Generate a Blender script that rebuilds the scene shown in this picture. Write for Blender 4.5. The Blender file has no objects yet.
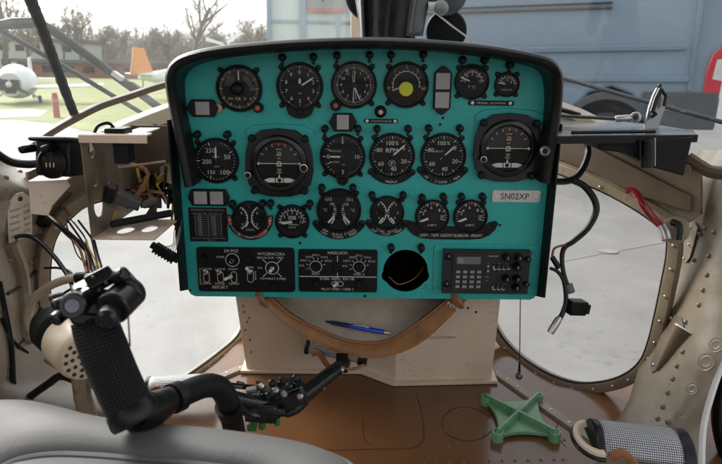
import bpy, bmesh, math, random
from mathutils import Vector, Matrix, Euler, noise
R_ = math.radians
PI = math.pi
scn = bpy.context.scene
COL = scn.collection
random.seed(7)

# ------------------------------------------------------------------ camera model (photo pixels 722 x 464)
FPX = 600.0
CAM = Vector((0, 0, 1.35))
RC = Euler((R_(90 - 15.8), 0, 0)).to_matrix() @ Matrix.Rotation(R_(0.6), 3, 'Z')     # in cockpit axes
RW = Euler((R_(90 - 15.5), 0, 0)).to_matrix() @ Matrix.Rotation(R_(1.3), 3, 'Z')     # in level ground axes
TILT = Matrix.Translation(CAM) @ (RW @ RC.inverted()).to_4x4() @ Matrix.Translation(-CAM)

def ray(px, py, rot=None):
    return (RC if rot is None else rot) @ Vector(((px - 361) / FPX, -(py - 232) / FPX, -1))
def oY(px, py, Y):
    d = ray(px, py); return CAM + d * (Y / d.y)
def oZ(px, py, z):
    d = ray(px, py); return CAM + d * ((z - CAM.z) / d.z)
def oD(px, py, dep):
    return CAM + ray(px, py) * dep
def oP(px, py, p0, n):
    d = ray(px, py); return CAM + d * ((p0 - CAM).dot(n) / d.dot(n))
def gZ(px, py, z=0.0):                                   # outdoors: level ground
    d = ray(px, py, RW); return CAM + d * ((z - CAM.z) / d.z)
def gD(px, py, dep):
    return CAM + ray(px, py, RW) * dep

# ------------------------------------------------------------------ materials
MATS = {}
def mat(name, col, rough=.5, metal=0., var=.12, vs=18., bump=0., bs=220., coat=0., col2=None, rv=.1, detail=6., trans=0., spec=.5, speck=0., sps=160.):
    if name in MATS: return MATS[name]
    m = bpy.data.materials.new(name); m.use_nodes = True
    nt = m.node_tree; N = nt.nodes; L = nt.links
    b = N['Principled BSDF']
    tc = N.new('ShaderNodeTexCoord')
    n1 = N.new('ShaderNodeTexNoise'); n1.inputs['Scale'].default_value = vs; n1.inputs['Detail'].default_value = detail
    n1.inputs['Roughness'].default_value = .62
    L.new(tc.outputs['Object'], n1.inputs['Vector'])
    rp = N.new('ShaderNodeMapRange'); rp.inputs[1].default_value = .3; rp.inputs[2].default_value = .7
    L.new(n1.outputs['Fac'], rp.inputs[0])
    mx = N.new('ShaderNodeMix'); mx.data_type = 'RGBA'
    c = Vector(col)
    a = c * (1 - var) if col2 is None else Vector(col2)
    d = c * (1 + var) if col2 is None else c
    mx.inputs['A'].default_value = (*a, 1); mx.inputs['B'].default_value = (*[min(1, q) for q in d], 1)
    L.new(rp.outputs[0], mx.inputs['Factor']); L.new(mx.outputs['Result'], b.inputs['Base Color'])
    if speck:
        n4 = N.new('ShaderNodeTexNoise'); n4.inputs['Scale'].default_value = sps; n4.inputs['Detail'].default_value = 5; L.new(tc.outputs['Object'], n4.inputs['Vector'])
        n5 = N.new('ShaderNodeTexNoise'); n5.inputs['Scale'].default_value = sps / 12; n5.inputs['Detail'].default_value = 3; L.new(tc.outputs['Object'], n5.inputs['Vector'])
        ad = N.new('ShaderNodeMath'); ad.operation = 'ADD'; L.new(n4.outputs['Fac'], ad.inputs[0]); L.new(n5.outputs['Fac'], ad.inputs[1])
        r4 = N.new('ShaderNodeMapRange'); r4.inputs[1].default_value = 1.17; r4.inputs[2].default_value = 1.30; r4.inputs[4].default_value = speck; L.new(ad.outputs[0], r4.inputs[0])
        m4 = N.new('ShaderNodeMix'); m4.data_type = 'RGBA'; L.new(r4.outputs[0], m4.inputs['Factor']); L.new(mx.outputs['Result'], m4.inputs['A']); m4.inputs['B'].default_value = (*[q * .3 + .01 for q in col], 1); L.new(m4.outputs['Result'], b.inputs['Base Color'])
    rr = N.new('ShaderNodeMapRange'); rr.inputs[3].default_value = max(.03, rough - rv); rr.inputs[4].default_value = min(1, rough + rv)
    n3 = N.new('ShaderNodeTexNoise'); n3.inputs['Scale'].default_value = vs * 2.3; n3.inputs['Detail'].default_value = 4
    L.new(tc.outputs['Object'], n3.inputs['Vector']); L.new(n3.outputs['Fac'], rr.inputs[0]); L.new(rr.outputs[0], b.inputs['Roughness'])
    b.inputs['Metallic'].default_value = metal; b.inputs['Specular IOR Level'].default_value = spec
    b.inputs['Coat Weight'].default_value = coat; b.inputs['Coat Roughness'].default_value = .08
    b.inputs['Transmission Weight'].default_value = trans
    if bump:
        n2 = N.new('ShaderNodeTexNoise'); n2.inputs['Scale'].default_value = bs; n2.inputs['Detail'].default_value = 3
        L.new(tc.outputs['Object'], n2.inputs['Vector'])
        bp = N.new('ShaderNodeBump'); bp.inputs['Strength'].default_value = bump; bp.inputs['Distance'].default_value = .002
        L.new(n2.outputs['Fac'], bp.inputs['Height']); L.new(bp.outputs['Normal'], b.inputs['Normal'])
    MATS[name] = m
    return m

def glass_mat(name, veil=.05, refl=.04, tint=(.95, .97, .97)):
    m = bpy.data.materials.new(name); m.use_nodes = True
    nt = m.node_tree; N = nt.nodes; L = nt.links
    for n in list(N):
        if n.type != 'OUTPUT_MATERIAL': N.remove(n)
    out = [n for n in N if n.type == 'OUTPUT_MATERIAL'][0]
    tr = N.new('ShaderNodeBsdfTransparent'); tr.inputs[0].default_value = (*tint, 1)
    gl = N.new('ShaderNodeBsdfGlossy'); gl.inputs['Roughness'].default_value = .03
    tl = N.new('ShaderNodeBsdfTranslucent'); tl.inputs[0].default_value = (.95, .95, .95, 1)  # translucent dusty film, standing in for glare haze through the panes
    tc = N.new('ShaderNodeTexCoord'); mp = N.new('ShaderNodeMapping'); mp.inputs['Scale'].default_value = (1, 1, .35)
    no = N.new('ShaderNodeTexNoise'); no.inputs['Scale'].default_value = 7; no.inputs['Detail'].default_value = 7
    L.new(tc.outputs['Object'], mp.inputs[0]); L.new(mp.outputs[0], no.inputs['Vector'])
    mr = N.new('ShaderNodeMapRange'); mr.inputs[1].default_value = .3; mr.inputs[2].default_value = .75
    mr.inputs[3].default_value = veil * .6; mr.inputs[4].default_value = veil * 1.5
    L.new(no.outputs['Fac'], mr.inputs[0])
    m1 = N.new('ShaderNodeMixShader'); m2 = N.new('ShaderNodeMixShader'); m2.inputs[0].default_value = refl
    L.new(mr.outputs[0], m1.inputs[0]); L.new(tr.outputs[0], m1.inputs[1]); L.new(tl.outputs[0], m1.inputs[2])
    L.new(m1.outputs[0], m2.inputs[1]); L.new(gl.outputs[0], m2.inputs[2]); L.new(m2.outputs[0], out.inputs['Surface'])
    return m

def dots_mat(name, base, dark, scale, metal=.6):
    """pressed metal sheet with a regular grid of dimples"""
    m = bpy.data.materials.new(name); m.use_nodes = True
    nt = m.node_tree; N = nt.nodes; L = nt.links; b = N['Principled BSDF']
    tc = N.new('ShaderNodeTexCoord')
    vo = N.new('ShaderNodeTexVoronoi'); vo.inputs['Scale'].default_value = scale; vo.inputs['Randomness'].default_value = 0
    L.new(tc.outputs['UV'], vo.inputs['Vector'])
    mr = N.new('ShaderNodeMapRange'); mr.inputs[1].default_value = .25; mr.inputs[2].default_value = .48
    L.new(vo.outputs['Distance'], mr.inputs[0])
    mx = N.new('ShaderNodeMix'); mx.data_type = 'RGBA'; mx.inputs['A'].default_value = (*base, 1); mx.inputs['B'].default_value = (*dark, 1)
    L.new(mr.outputs[0], mx.inputs['Factor']); L.new(mx.outputs['Result'], b.inputs['Base Color'])
    b.inputs['Metallic'].default_value = metal; b.inputs['Roughness'].default_value = .38
    bp = N.new('ShaderNodeBump'); bp.inputs['Strength'].default_value = .8; bp.inputs['Distance'].default_value = .002; bp.invert = True
    L.new(mr.outputs[0], bp.inputs['Height']); L.new(bp.outputs['Normal'], b.inputs['Normal'])
    return m

teal = mat('teal_paint', (.0155, .365, .330), .40, speck=.45, var=.09, vs=14, bump=.06, bs=420, rv=.14, detail=9)
black = mat('black_plastic', (.005, .005, .0055), .40, spec=.26, var=.3, bump=.06, bs=400)
blackm = mat('matt_black', (.006, .006, .0065), .62, spec=.25, var=.3, bump=.12, bs=350)
hoodm = mat('black_hood_leather', (.010, .010, .010), .40, var=.25, bump=.25, bs=330, rv=.08, spec=.27)
dialm = mat('dial_black', (.0075, .0075, .008), .5, var=.2, coat=.10, spec=.12)
dialb = mat('dial_dark_brown', (.013, .011, .009), .5, var=.3, coat=.10, spec=.12)
white = mat('marking_white', (.58, .57, .53), .6, var=.08)
cremark = mat('marking_cream', (.50, .44, .31), .6, var=.12)
redm = mat('marking_red', (.42, .07, .05), .6, var=.15)
yellow = mat('yellow_disc', (.62, .62, .018), .55, var=.06)
greyw = mat('frosted_window', (.33, .31, .31), .45, var=.1, vs=60, coat=.3)
steel = mat('brushed_steel', (.50, .48, .46), .33, metal=.9, var=.12, vs=60)
cream = mat('cream_paint', (.76, .605, .465), .40, var=.1, vs=7, bump=.05, bs=260, col2=(.63, .49, .365), speck=.3, sps=150)
creamd = mat('worn_cream_paint', (.31, .243, .168), .38, var=.1, vs=9, bump=.09, bs=140, col2=(.165, .122, .078), detail=10, rv=.15, speck=.7, sps=110)
pillarm = mat('worn_pillar_paint', (.225, .178, .125), .36, var=.1, vs=8, bump=.09, bs=120, col2=(.115, .087, .058), detail=10, rv=.15, speck=.6, sps=110)
brownp = mat('brown_primer', (.15, .10, .062), .5, var=.2, vs=12, col2=(.08, .054, .035))
floorm = mat('bronze_floor', (.165, .072, .029), .20, speck=.5, sps=120, var=.2, vs=3.5, bump=.06, bs=70, col2=(.105, .047, .021), rv=.12, detail=9)
groove = mat('groove_dark', (.035, .022, .014), .7)
leather = mat('tan_leather', (.34, .145, .034), .42, var=.2, vs=26, bump=.5, bs=90, col2=(.18, .07, .015), detail=9, rv=.15)
strapm = mat('brown_strap', (.27, .115, .05), .5, var=.2, vs=40, bump=.2, bs=160)
lining = mat('grey_lining', (.42, .345, .265), .8, var=.2, vs=12, bump=.5, bs=60)
seatm = mat('grey_leatherette', (.118, .116, .114), .55, var=.16, vs=7, bump=.13, bs=300, rv=.12, spec=.34)
pipem = mat('grey_piping', (.12, .125, .13), .45, var=.1)
gripm = None
rubber = mat('black_rubber', (.006, .006, .007), .36, spec=.32, var=.25, bump=.1, bs=140)
greenm = mat('green_paint', (.175, .36, .20), .28, var=.12, vs=25, bump=.06, bs=150, col2=(.10, .26, .125))
greend = mat('dark_green_paint', (.03, .16, .045), .4, var=.2)
redp = mat('red_paint', (.24, .008, .014), .3, var=.15, coat=.3)
bluep = mat('blue_plastic', (.012, .05, .45), .25, var=.1, coat=.5)
paper = mat('placard_paper', (.60, .55, .48), .6, var=.1, vs=20)
inkm = mat('red_brown_ink', (.20, .04, .03), .7)
sealw = mat('white_seal', (.70, .69, .66), .5, var=.08)
wirey = mat('yellow_wire', (.50, .34, .03), .5)
hosem = mat('beige_hose', (.42, .35, .25), .5, var=.12)
copper = mat('copper_button', (.45, .27, .17), .4, metal=.3)
screen = mat('lcd_screen', (.10, .115, .10), .25, var=.06, coat=.6)
keym = mat('key_grey', (.30, .30, .28), .5)
radiom = mat('radio_black', (.018, .018, .019), .45, spec=.35, var=.15, bump=.06, bs=300)
mesh_silver = dots_mat('dimpled_silver_sheet', (.74, .74, .76), (.10, .10, .105), 1.0, .35)
glass_wl = glass_mat('left_windscreen_glass', .025, .02); glass_wr = glass_mat('right_windscreen_glass', .007, .018)
voidm = mat('opening_shade', (.0015, .0015, .0015), .9, spec=.05)
glass_ch = glass_mat('chin_glass', .045, .025)

# knurled grip rubber: small procedural knobs
gripm = bpy.data.materials.new('knurled_rubber'); gripm.use_nodes = True
_N = gripm.node_tree.nodes; _L = gripm.node_tree.links; _b = _N['Principled BSDF']
_tc = _N.new('ShaderNodeTexCoord'); _v = _N.new('ShaderNodeTexVoronoi'); _v.inputs['Scale'].default_value = 1; _v.inputs['Randomness'].default_value = .05
_L.new(_tc.outputs['UV'], _v.inputs['Vector'])
_bp = _N.new('ShaderNodeBump'); _bp.inputs['Strength'].default_value = .8; _bp.inputs['Distance'].default_value = .003; _bp.invert = True
_L.new(_v.outputs['Distance'], _bp.inputs['Height']); _L.new(_bp.outputs['Normal'], _b.inputs['Normal'])
_b.inputs['Base Color'].default_value = (.005, .0055, .0075, 1); _b.inputs['Roughness'].default_value = .40; _b.inputs['Specular IOR Level'].default_value = .26

# ------------------------------------------------------------------ mesh builder
TXT = {}
def text_geo(s):
    if s in TXT: return TXT[s]
    cu = bpy.data.curves.new('glyphs', 'FONT'); cu.body = s; cu.size = 1; cu.align_x = 'CENTER'; cu.resolution_u = 2
    ob = bpy.data.objects.new('glyphs', cu); COL.objects.link(ob)
    dg = bpy.context.evaluated_depsgraph_get(); me = bpy.data.meshes.new_from_object(ob.evaluated_get(dg))
    vs = [v.co.copy() for v in me.vertices]; fs = [tuple(p.vertices) for p in me.polygons]
    wid = (max([v.x for v in vs]) - min([v.x for v in vs])) if vs else 0.3
    bpy.data.objects.remove(ob); bpy.data.curves.remove(cu); bpy.data.meshes.remove(me)
    TXT[s] = (vs, fs, wid)
    return TXT[s]
CAPH = .70

def catmull(pts, n=8):
    P = [Vector(p) for p in pts]
    if len(P) < 3: return P
    Q = [P[0] * 2 - P[1]] + P + [P[-1] * 2 - P[-2]]
    out = []
    for i in range(1, len(Q) - 2):
        a, b, c, d = Q[i - 1], Q[i], Q[i + 1], Q[i + 2]
        for k in range(n):
            t = k / n
            out.append(.5 * ((2 * b) + (c - a) * t + (2 * a - 5 * b + 4 * c - d) * t * t + (3 * b - a - 3 * c + d) * t ** 3))
    out.append(P[-1])
    return out

class MB:
    def __init__(s):
        s.bm = bmesh.new(); s.mats = []; s.uv = s.bm.loops.layers.uv.new('UVMap')
    def mi(s, m):
        if m not in s.mats: s.mats.append(m)
        return s.mats.index(m)
    def f(s, vs, m, uvs=None):
        try: fc = s.bm.faces.new(vs)
        except ValueError: return None
        fc.material_index = s.mi(m)
        if uvs:
            for l, u in zip(fc.loops, uvs): l[s.uv].uv = u
        return fc
    def poly(s, pts, m):
        return s.f([s.bm.verts.new(p) for p in pts], m)
    def prism(s, pts2, M, w0, w1, m, top=None):
        """pts2 in the frame's u,v plane, extruded w0..w1 along w"""
        a = [s.bm.verts.new(M @ Vector((p[0], p[1], w0))) for p in pts2]
        b = [s.bm.verts.new(M @ Vector((p[0], p[1], w1))) for p in pts2]
        s.f(a[::-1], m); s.f(b, top or m)
        for i in range(len(a)):
            j = (i + 1) % len(a); s.f([a[i], a[j], b[j], b[i]], m)
    def prismv(s, pts, vec, m):
        a = [s.bm.verts.new(p) for p in pts]; b = [s.bm.verts.new(Vector(p) + vec) for p in pts]
        s.f(a[::-1], m); s.f(b, m)
        for i in range(len(a)):
            j = (i + 1) % len(a); s.f([a[i], a[j], b[j], b[i]], m)
    def box(s, c, size, m, rot=None):
        M = Matrix.Translation(c) @ ((rot.to_4x4()) if rot is not None else Matrix.Identity(4))
        x, y, z = [q / 2 for q in size]
        s.prism([(-x, -y), (x, -y), (x, y), (-x, y)], M, -z, z, m)
    def lathe(s, prof, M, m, seg=32, cap0=False, cap1=False, sx=1., sy=1.):
        rings = []
        for r, w in prof:
            rings.append([s.bm.verts.new(M @ Vector((r * sx * math.cos(2 * PI * k / seg), r * sy * math.sin(2 * PI * k / seg), w))) for k in range(seg)])
        for a, b in zip(rings, rings[1:]):
            for k in range(seg):
                j = (k + 1) % seg; s.f([a[k], a[j], b[j], b[k]], m)
        if cap0: s.f(rings[0][::-1], m)
        if cap1: s.f(rings[-1], m)
    def rod(s, a, b, r, m, r1=None, seg=12):
        s.tube([a, b], [r, r if r1 is None else r1], m, seg)
    def tube(s, pts, r, m, seg=10, smooth=0, sx=1., uvscale=None):
        P = catmull(pts, smooth) if smooth else [Vector(p) for p in pts]
        n = len(P)
        if isinstance(r, (list, tuple)):
            rs = []
            for i in range(n):
                t = i / (n - 1) * (len(r) - 1); k = min(int(t), len(r) - 2); rs.append(r[k] + (r[k + 1] - r[k]) * (t - k))
        else: rs = [r] * n
        t0 = (P[1] - P[0]).normalized()
        up = Vector((0, 0, 1)) if abs(t0.z) < .9 else Vector((0, 1, 0))
        u = t0.cross(up).normalized(); rings = []; acc = 0; lens = []
        for i in range(n):
            t = (P[min(i + 1, n - 1)] - P[max(i - 1, 0)]).normalized()
            u = (u - t * u.dot(t)).normalized(); v = t.cross(u)
            if i: acc += (P[i] - P[i - 1]).length
            lens.append(acc)
            rings.append([s.bm.verts.new(P[i] + (u * math.cos(2 * PI * k / seg) * sx + v * math.sin(2 * PI * k / seg)) * rs[i]) for k in range(seg)])
        for i in range(n - 1):
            for k in range(seg):
                j = (k + 1) % seg
                uv = None
                if uvscale:
                    c = uvscale[0]; q = uvscale[1]
                    uv = [(k / seg * c, lens[i] * q), ((k + 1) / seg * c, lens[i] * q), ((k + 1) / seg * c, lens[i + 1] * q), (k / seg * c, lens[i + 1] * q)]
                s.f([rings[i][k], rings[i][j], rings[i + 1][j], rings[i + 1][k]], m, uv)
        s.f(rings[0][::-1], m); s.f(rings[-1], m)
    def ball(s, c, r, m, seg=14, rings=8, sc=(1, 1, 1), rot=None):
        M = Matrix.Translation(c) @ (rot.to_4x4() if rot is not None else Matrix.Identity(4)) @ Matrix.Diagonal((sc[0], sc[1], sc[2], 1))
        prof = [(r * math.sin(PI * i / rings), -r * math.cos(PI * i / rings)) for i in range(rings + 1)]
        prof[0] = (r * .02, -r); prof[-1] = (r * .02, r)
        s.lathe(prof, M, m, seg, True, True)
    def loft(s, rows, m, uvn=None):
        R = [[s.bm.verts.new(p) for p in row] for row in rows]
        for i in range(len(R) - 1):
            for k in range(len(R[i]) - 1):
                uv = None
                if uvn:
                    U = uvn[0] / (len(R[i]) - 1); V = uvn[1] / (len(R) - 1)
                    uv = [(k * U, i * V), ((k + 1) * U, i * V), ((k + 1) * U, (i + 1) * V), (k * U, (i + 1) * V)]
                s.f([R[i][k], R[i][k + 1], R[i + 1][k + 1], R[i + 1][k]], m, uv)
        return R
    def text(s, t, M, u, v, h, m, w=0., rot=0., fit=None):
        vs, fs, wid = text_geo(t)
        k = h / CAPH; kx = k
        if fit: kx = fit / max(wid, .01)
        c, sn = math.cos(rot), math.sin(rot)
        nv = []
        for q in vs:
            x, y = q.x * kx, (q.y - CAPH / 2) * k
            nv.append(s.bm.verts.new(M @ Vector((u + x * c - y * sn, v + x * sn + y * c, w))))
        for fa in fs: s.f([nv[i] for i in fa], m)
    def build(s, name, parent=None, bevel=0., solid=0., smooth=35., sub=0, loc=None, bseg=2):
        bmesh.ops.recalc_face_normals(s.bm, faces=s.bm.faces)
        me = bpy.data.meshes.new(name)
        if parent is not None:
            p = parent; off = Vector()
            while p is not None: off += p.location; p = p.parent
        else:
            if loc is None:
                vs = s.bm.verts; lo = [min(v.co[i] for v in vs) for i in range(3)]; hi = [max(v.co[i] for v in vs) for i in range(3)]
                off = Vector(((lo[0] + hi[0]) / 2, (lo[1] + hi[1]) / 2, lo[2]))
            else: off = Vector(loc)
        for v in s.bm.verts: v.co -= off
        s.bm.to_mesh(me); s.bm.free()
        for m in s.mats: me.materials.append(m)
        for p in me.polygons: p.use_smooth = True
        me.set_sharp_from_angle(angle=R_(smooth))
        o = bpy.data.objects.new(name, me); COL.objects.link(o)
        if parent is not None: o.parent = parent
        else: o.location = off
        if solid:
            md = o.modifiers.new('thickness', 'SOLIDIFY'); md.thickness = solid; md.offset = 0
        if bevel:
            md = o.modifiers.new('bevel', 'BEVEL'); md.width = bevel; md.segments = bseg; md.limit_method = 'ANGLE'; md.angle_limit = R_(40)
        if sub:
            md = o.modifiers.new('sub', 'SUBSURF'); md.levels = sub; md.render_levels = sub
        return o

COCKPIT = []
def tag(o, label, cat, group=None, cockpit=True):
    o['label'] = label; o['category'] = cat
    if group: o['group'] = group
    if cockpit: COCKPIT.append(o)
    return o
def empty(name, loc, label, cat, group=None, cockpit=True):
    o = bpy.data.objects.new(name, None); COL.objects.link(o); o.location = loc; o.empty_display_size = .05
    return tag(o, label, cat, group, cockpit)
def struct(o, label=None, cat=None, cockpit=False, kind='structure'):
    o['kind'] = kind
    if label: o['label'] = label
    if cat: o['category'] = cat
    if cockpit: COCKPIT.append(o)
    return o
def frame(o, w, up=Vector((0, 0, 1))):
    """matrix with local z along w, local y near up"""
    w = Vector(w).normalized(); u = Vector(up).cross(w)
    if u.length < 1e-4: u = Vector((1, 0, 0))
    u.normalize(); v = w.cross(u)
    M = Matrix.Identity(4)
    for i in range(3): M[i][0] = u[i]; M[i][1] = v[i]; M[i][2] = w[i]; M[i][3] = o[i]
    return M
def rrect(x0, y0, x1, y1, r, n=4):
    out = []
    for cx, cy, a in ((x1 - r, y1 - r, 0), (x0 + r, y1 - r, 90), (x0 + r, y0 + r, 180), (x1 - r, y0 + r, 270)):
        for k in range(n + 1):
            t = R_(a + 90 * k / n); out.append((cx + r * math.cos(t), cy + r * math.sin(t)))
    return out

# ================================================================== INSTRUMENT PANEL
YP = 1.05
def W(px, py, w=0.):
    return oY(px, py, YP - w)
def S(px, py, w=0.):                                    # metres per photo pixel on the panel
    d = ray(px, py); return ((YP - w) / d.y) / FPX
def PF(px, py, w=0.):                                   # frame on the panel: u right, v up, w towards the viewer
    return frame(W(px, py, w), (0, -1, 0))

panel = empty('instrument_panel', (0, YP, W(365, 298).z), 'turquoise instrument panel full of black round gauges under a black hood', 'instrument panel')
PO = Matrix.Translation((0, YP, 0)) @ Matrix(((1, 0, 0, 0), (0, 0, -1, 0), (0, 1, 0, 0), (0, 0, 0, 1)))   # u=X, v=Z, w=-Y
def uv(px, py, w=0.):
    p = W(px, py, w); return (p.x, p.z)

# the sheet with its empty gauge hole, cut with a filled 2D curve
def plate_with_holes(name, outer, holes, M, thick, m, parent):
    cu = bpy.data.curves.new('outline', 'CURVE'); cu.dimensions = '2D'; cu.fill_mode = 'BOTH'; cu.extrude = thick / 2
    for lp in [outer] + holes:
        sp = cu.splines.new('POLY'); sp.points.add(len(lp) - 1)
        for q, p in zip(sp.points, lp): q.co = (p[0], p[1], 0, 1)
        sp.use_cyclic_u = True
    ob = bpy.data.objects.new('outline', cu); COL.objects.link(ob)
    dg = bpy.context.evaluated_depsgraph_get(); me = bpy.data.meshes.new_from_object(ob.evaluated_get(dg))
    mb = MB()
    vs = [mb.bm.verts.new(M @ v.co) for v in me.vertices]
    for p in me.polygons: mb.f([vs[i] for i in p.vertices], m)
    bpy.data.objects.remove(ob); bpy.data.curves.remove(cu); bpy.data.meshes.remove(me)
    return mb.build(name, parent, smooth=30)

s0 = S(365, 175)
xl, xr = W(184, 230).x, W(543, 230).x
zb, zt = W(365, 298).z, W(365, 46).z
outer = [(xl + .012, zb), (xr - .012, zb), (xr - .004, zb + .004), (xr, zb + .012), (xr, W(545, 72).z), (xr - .03, W(520, 57).z), (W(450, 50).x, W(450, 50).z),
         (0, zt), (W(270, 49).x, W(270, 49).z), (W(205, 58).x, W(205, 58).z), (xl, W(186, 72).z), (xl, zb + .012), (xl + .004, zb + .004)]
hc = uv(405.5, 271); hr = 22.3 * S(405, 271)
hole = []
for k in range(64):
    a = 2 * PI * k / 64; r = hr
    for la in (-17, 197):
        d = abs((math.degrees(a) - la + 180) % 360 - 180)
        if d < 14: r = hr * (1.10 if d < 10 else 1.05)
    hole.append((hc[0] + r * math.cos(a), hc[1] + r * math.sin(a)))
plate = plate_with_holes('panel_plate', outer, [hole], PO @ Matrix.Translation((0, 0, -.0015)), .003, teal, panel)
mb = MB()                                               # near-black can added to paint shade inside the empty opening, with a loose wire
HC = PO @ Matrix.Translation((hc[0], hc[1], 0))
mb.lathe([(hr * 1.12, -.004), (hr * 1.12, -.078), (.002, -.078)], HC, voidm, 40)
mb.tube([HC @ Vector((-hr * .7, -hr * .55, -.03)), HC @ Vector((-.01, -hr * .82, -.02)), HC @ Vector((hr * .5, -hr * .6, -.03)), HC @ Vector((hr * .95, -hr * .2, -.05))], .0012, strapm, 6, 5)
mb.tube([HC @ Vector((-hr * .4, -hr * .9, -.02)), HC @ Vector((-hr * .1, -hr * .3, -.06)), HC @ Vector((hr * .3, hr * .2, -.07))], .0016, rubber, 6, 5)
o = mb.build('empty_gauge_opening', panel); o['label'] = 'empty black round gauge opening with a loose wire'

mb = MB()                                               # added dark back and floor, blocking teal bounce onto the pouch lining
mb.prism([(xl + .01, zb + .01), (xr - .01, zb + .01), (xr - .01, zt - .05), (xl + .01, zt - .05)], PO, -.092, -.088, blackm)
mb.prismv([Vector((xl + .008, YP + .006, zb + .003)), Vector((xr - .008, YP + .006, zb + .003)), Vector((xr - .008, YP + .088, zb + .003)), Vector((xl + .008, YP + .088, zb + .003))], Vector((0, 0, .003)), blackm)
mb.build('bounce_shield', panel)
# ---- hood: rounded black lip sweeping over the panel
hood_px = [(183, 188), (178.5, 165), (173, 138), (167, 108), (163, 82), (165, 69), (171, 60), (182, 53.5), (205, 47.5), (240, 43), (300, 38.5), (365, 36.8), (430, 39), (480, 43.5), (520, 49.5), (545, 55), (556, 60), (562.5, 68), (565, 80), (564, 105), (560, 135), (555.5, 162), (552, 184)]
HW = .050
def hw_(i): return HW + .05 * max(0., 1 - ((i - 11) / 8.0) ** 2)
hp3 = catmull([(*uv(x, y, hw_(i)), hw_(i) - HW) for i, (x, y) in enumerate(hood_px)], 5)
hp = [(p.x, p.y) for p in hp3]
sec = [(0.0, -.025), (0.0, HW - .012), (.0022, HW - .004), (.008, HW + .001), (.016, HW), (.0215, HW - .006), (.023, HW - .015), (.023, -.004)]
mb = MB(); rows = []
for i, (x, z) in enumerate(hp):
    a = Vector(hp[max(i - 1, 0)]); b = Vector(hp[min(i + 1, len(hp) - 1)])
    t = (b - a).normalized(); n = Vector((t.y, -t.x))
    th = .78 - .08 * math.exp(-((i / (len(hp) - 1) - .5) / .22) ** 2)
    rows.append([PO @ Vector((x + n.x * q * th, z + n.y * q * th, w + (hp3[i].z if w > .01 else 0))) for q, w in sec])
R = mb.loft(rows, hoodm)
for row in (R[0], R[-1]): mb.f(row, hoodm)
mb.build('hood', panel, smooth=50)
# ---- side flanges under the hood
for side in (0, 1):
    mb = MB()
    if side == 0: x0, x1, ya, yb_ = xl - .005, xl - .001, 120, 295
    else: x0, x1, ya, yb_ = xr + .001, xr + .005, 120, 298
    zz0, zz1 = W(365, yb_).z, W(365, ya).z; zf = W(365, yb_ - 2, HW - .014).z
    mb.prismv([Vector((x0, YP + .02, zz0)), Vector((x0, YP - HW + .014, zf)), Vector((x0, YP - HW + .014, zz1)), Vector((x0, YP + .02, zz1))], Vector((x1 - x0, 0, 0)), blackm)
    mb.build('side_flange', panel, bevel=.0012)
mb = MB()
cs = PO @ Matrix.Translation((*uv(545, 151, HW), HW - .003))
mb.lathe([(.0085, 0), (.0085, .004), (.006, .0055), (.0052, .004), (.001, .004)], cs, steel, 20)
mb.lathe([(.0048, .0042), (.0001, .0046)], cs, black, 16)
mb.build('hood_screw', panel)

# ---- gauges
class Face:
    def __init__(s, mb, M, R, w=.0046): s.mb, s.M, s.R, s.w = mb, M, R, w
    def up(s): s.w += .0002; return s.w
    def text(s, t, x, y, h, m=white, rot=0., fit=None): s.mb.text(t, s.M, x * s.R, y * s.R, h * .92 * s.R, m, s.w, rot, None if fit is None else fit * s.R)
    def quad(s, pts, m=white, w=None): s.mb.poly([s.M @ Vector((x * s.R, y * s.R, s.w if w is None else w)) for x, y in pts], m)
    def tick(s, a, r0, r1, wd, m=white, cx=0, cy=0):
        a = R_(a); d = Vector((math.sin(a), math.cos(a))); n = Vector((d.y, -d.x)) * wd / 2; c = Vector((cx, cy))
        s.quad([c + d * r0 + n, c + d * r1 + n, c + d * r1 - n, c + d * r0 - n], m)
    def ticks(s, a0, a1, n, r0, r1, wd, m=white, cx=0, cy=0):
        for i in range(n): s.tick(a0 + (a1 - a0) * i / max(1, n - 1), r0, r1, wd, m, cx, cy)
    def arc(s, a0, a1, r0, r1, m=white, n=24, cx=0, cy=0):
        for i in range(n):
            A = R_(a0 + (a1 - a0) * i / n); B = R_(a0 + (a1 - a0) * (i + 1) / n)
            s.quad([(cx + math.sin(A) * r0, cy + math.cos(A) * r0), (cx + math.sin(A) * r1, cy + math.cos(A) * r1), (cx + math.sin(B) * r1, cy + math.cos(B) * r1), (cx + math.sin(B) * r0, cy + math.cos(B) * r0)], m)
    def disc(s, x, y, r, m, n=28): s.quad([(x + r * math.cos(2 * PI * k / n), y + r * math.sin(2 * PI * k / n)) for k in range(n)], m)
    def nums(s, items, r, h, m=white):
        for a, t in items: s.text(t, math.sin(R_(a)) * r, math.cos(R_(a)) * r, h, m)
    def arctext(s, t, r, mid, h, m=white, adv=.8, flip=True):
        n = len(t)
        for i, ch in enumerate(t):
            if ch == ' ': continue
            off = (i - (n - 1) / 2) * adv * h / r
            a = R_(mid) + (-off if flip else off)
            s.text(ch, math.sin(a) * r, math.cos(a) * r, h, m, rot=(-a + PI) if flip else -a)

def needle(parent, M, R, spec, m=white, hub=.12, w=.0062):
    mb = MB()
    for a, l, wd, back in spec:
        a = R_(a); d = Vector((math.sin(a), math.cos(a))); n = Vector((d.y, -d.x))
        pts = [d * (-back) + n * wd * .5, d * (l * .8) + n * wd * .5, d * l, d * (l * .8) - n * wd * .5, d * (-back) - n * wd * .5]
        mb.prism([(p.x * R, p.y * R) for p in pts], M, w, w + .0006, m)
    if hub: mb.lathe([(hub * R, w - .001), (hub * R, w + .0012), (hub * R * .6, w + .002), (.0004, w + .002)], M, black, 18)
    return mb.build('needle', parent)

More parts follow.
